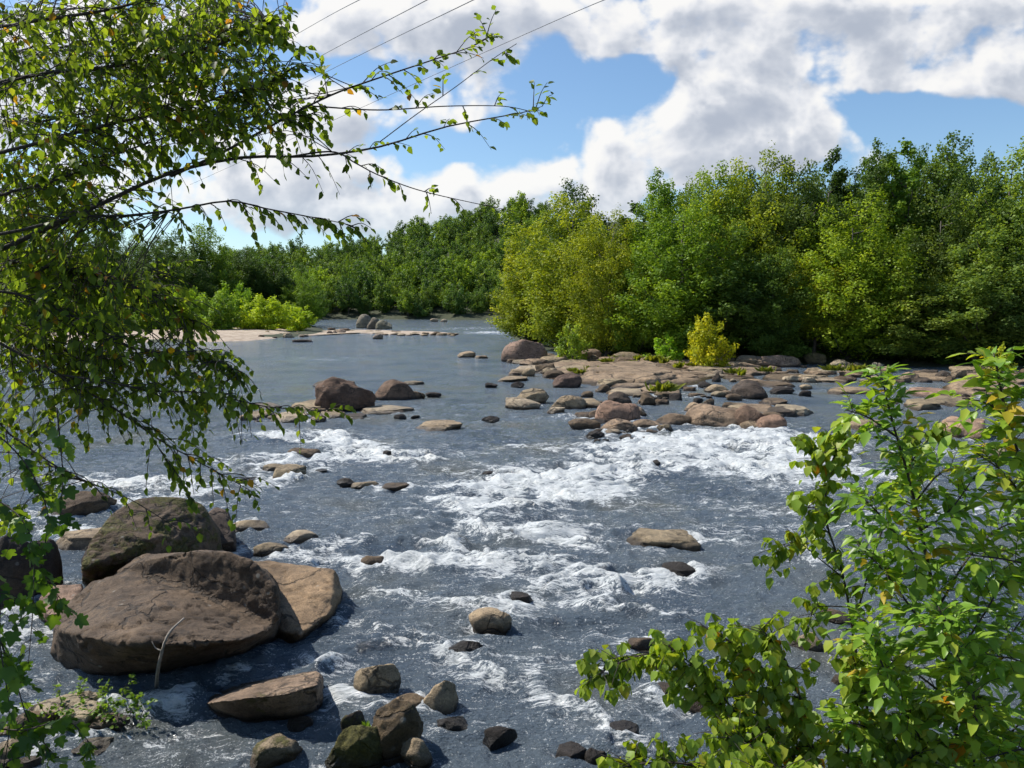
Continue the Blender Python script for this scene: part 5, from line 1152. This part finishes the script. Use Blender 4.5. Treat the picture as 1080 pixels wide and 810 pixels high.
# near left: vine with lobed leaves, and bright sprouts by the water
def vine(r):
    st = MB(); lf = MB()
    def tl(k): return np.clip(rg.normal(.5, .25, k), 0, 1)
    for spec, n_, L in [([(-160, 420, 3.4), (-40, 440, 3.3), (20, 480, 3.3), (50, 540, 3.3), (45, 600, 3.3), (70, 640, 3.3)], 22, .11), ([(-160, 480, 3.4), (-20, 520, 3.3), (30, 560, 3.2), (35, 630, 3.2), (30, 700, 3.2)], 22, .12),
                        ([(-160, 620, 3.4), (-30, 640, 3.3), (10, 700, 3.2), (30, 760, 3.2), (60, 800, 3.2)], 24, .12), ([(-100, 560, 3.3), (-10, 600, 3.2), (0, 680, 3.1), (10, 760, 3.1), (0, 830, 3.1)], 22, .12),
                        ([(-60, 760, 3.2), (20, 770, 3.1), (70, 760, 3.1), (100, 790, 3.1)], 18, .10), ([(60, 430, 3.6), (66, 500, 3.6), (62, 560, 3.6)], 8, .08)]:
        line = branch_pts(spec, 24); st.add(*tube(line, np.linspace(.004, .0016, 24), 5)); add_twigs(st, lf, LOBED, line, n_, L, 3, .056, tl, .6, 1.1, .08, .0018)
    for mb, nm, mt in ((st, 'stem', M_TWIG), (lf, 'foliage', M_VINE)): loc(mb, nm, mt, r, nm == 'stem')
free_plant('vine', 'climbing vine with dark lobed leaves hanging down the left edge', 'vine', np.array([-3.0, 3.4, 3.0]), vine)
def hanging(r):
    st = MB(); lf = MB(); tl = lambda k: np.clip(rg.normal(.5, .2, k), 0, 1)
    for spec, n_ in [([(196, 500, 3.4), (203, 530, 3.4), (200, 560, 3.4), (196, 590, 3.4)], 14), ([(176, 515, 3.4), (180, 540, 3.4)], 5), ([(45, 280, 3.4), (80, 300, 3.4), (95, 325, 3.4)], 9), ([(240, 60, 3.6), (250, 70, 3.6)], 2)]:
        line = branch_pts(spec, 12); st.add(*tube(line, .0016, 4)); add_twigs(st, lf, LOBED, line, n_, .05, 3, .055, tl, .9, .8, .05, .0012)
    for mb, nm, mt in ((st, 'stem', M_TWIG), (lf, 'foliage', M_VINE)): loc(mb, nm, mt, r, nm == 'stem')
def sprouts(r):
    st = MB(); lf = MB(); tl = lambda k: np.clip(rg.normal(.8, .2, k), 0, 1)
    for i in range(22):
        px_ = rg.uniform(58, 165); b_ = P(px_, rg.uniform(742, 775), .05); e = b_ + np.array([rg.normal(0, .15), rg.normal(0, .12), rg.uniform(.18, .45)])
        line = smoothline([b_, (b_ + e) / 2 + rg.normal(size=3) * .03, e], 10); st.add(*tube(np.vstack([smoothline([P(115, 762, .06), (P(115, 762, .06) + b_) / 2 + [0, 0, .05], b_], 6)[:-1], line]), np.concatenate([np.full(5, .006), np.linspace(.005, .002, 10)]), 4)); add_twigs(st, lf, ROUND, line, 7, .12, 4, .062, tl, .1, 1.1, .2, .002)
    for mb, nm, mt in ((st, 'stem', M_TWIG), (lf, 'foliage', M_VINE)): loc(mb, nm, mt, r, nm == 'stem')
free_plant('sprouting_shrub', 'low sunlit shrub with small round leaves by the pale slab at lower left', 'shrub', P(115, 760, 0), sprouts)
OFF = np.zeros(3)
def tuft(r):
    lf = MB(); b_ = P(386, 772, .0); k = 26; a = rg.random(k) * 6.28
    ax = np.stack([np.cos(a) * .5, np.sin(a) * .5, rg.uniform(.5, 1.2, k)], -1); put_leaves(lf, LANCE, np.repeat(b_[None] + [0, 0, .0], k, 0) + rg.normal(size=(k, 3)) * .03, ax, rg.normal(size=(k, 3)), rg.uniform(.08, .16, k), .9)
    loc(lf, 'foliage', M_VINE, r)
free_plant('grass_tuft', 'little bright green tuft growing beside the small round mossy rock', 'plant', P(386, 772, 0), tuft)
# weeds in the joints of the rock shelf
tb = MB(); k = 90; a = rg.random(k) * 6.28; ax = np.stack([np.cos(a) * .6, np.sin(a) * .6, rg.uniform(.4, 1.2, k)], -1)
put_leaves(tb, LANCE, rg.normal(size=(k, 3)) * [.16, .10, .005], ax, rg.normal(size=(k, 3)), rg.uniform(.25, .6, k), np.clip(rg.normal(.6, .2, k), 0, 1)); TM = tb.mesh('grass_tuft'); TM.materials.append(M_TREE)
for i, (x, y) in enumerate([(612, 394), (625, 393), (604, 392), (640, 382), (672, 380), (690, 381), (700, 383), (716, 388), (700, 413), (775, 394), (782, 396), (650, 378), (730, 386), (668, 384), (808, 392), (655, 372), (880, 391), (905, 392)]):
    p = P(x, y, .4); o = link('grass_tuft', TM, None, None, tuple(p)); s_ = rg.uniform(.7, 1.5); o.scale = (s_ * 1.5, s_, s_); o.rotation_euler = (0, 0, rg.uniform(0, 6)); o.color = (1.1, .9, .5, 1)
    tag(o, 'low yellowish weeds growing in a joint of the right rock shelf', 'weeds', 'weeds on the right rock shelf')
# overhead wires
def wire_material():
    m, nt = mat('wire_metal'); n = N(nt); pb = n.new('ShaderNodeBsdfPrincipled'); pb.inputs['Base Color'].default_value = (.06, .06, .065, 1); pb.inputs['Metallic'].default_value = .6; pb.inputs['Roughness'].default_value = .5
    out = n.new('ShaderNodeOutputMaterial'); nt.links.new(pb.outputs[0], out.inputs[0]); return m
MW = wire_material()
for (a, b_, c, lb) in [((420, -22, 24), (296, 46, 60), (120, 150, 110), 'thin overhead wire crossing the sky, leftmost of four'), ((492, -22, 24), (307, 76, 60), (120, 178, 110), 'thin overhead wire crossing the sky, second from left of four'),
                    ((540, -20, 24), (330, 83, 60), (120, 190, 110), 'thin overhead wire crossing the sky, third from left of four'), ((690, -22, 24), (507, 57, 50), (200, 195, 110), 'thin overhead wire crossing the sky, rightmost of four')]:
    A, B, C_ = PD(*a), PD(*b_), PD(*c); A = A + (A - B) * .8; 
    q = smoothline([A, PD(*a), B, C_], 60); w = MB(); w.add(*tube(q, .016, 5)); tag(w.build('overhead_wire', MW, smooth=True), lb, 'wire')
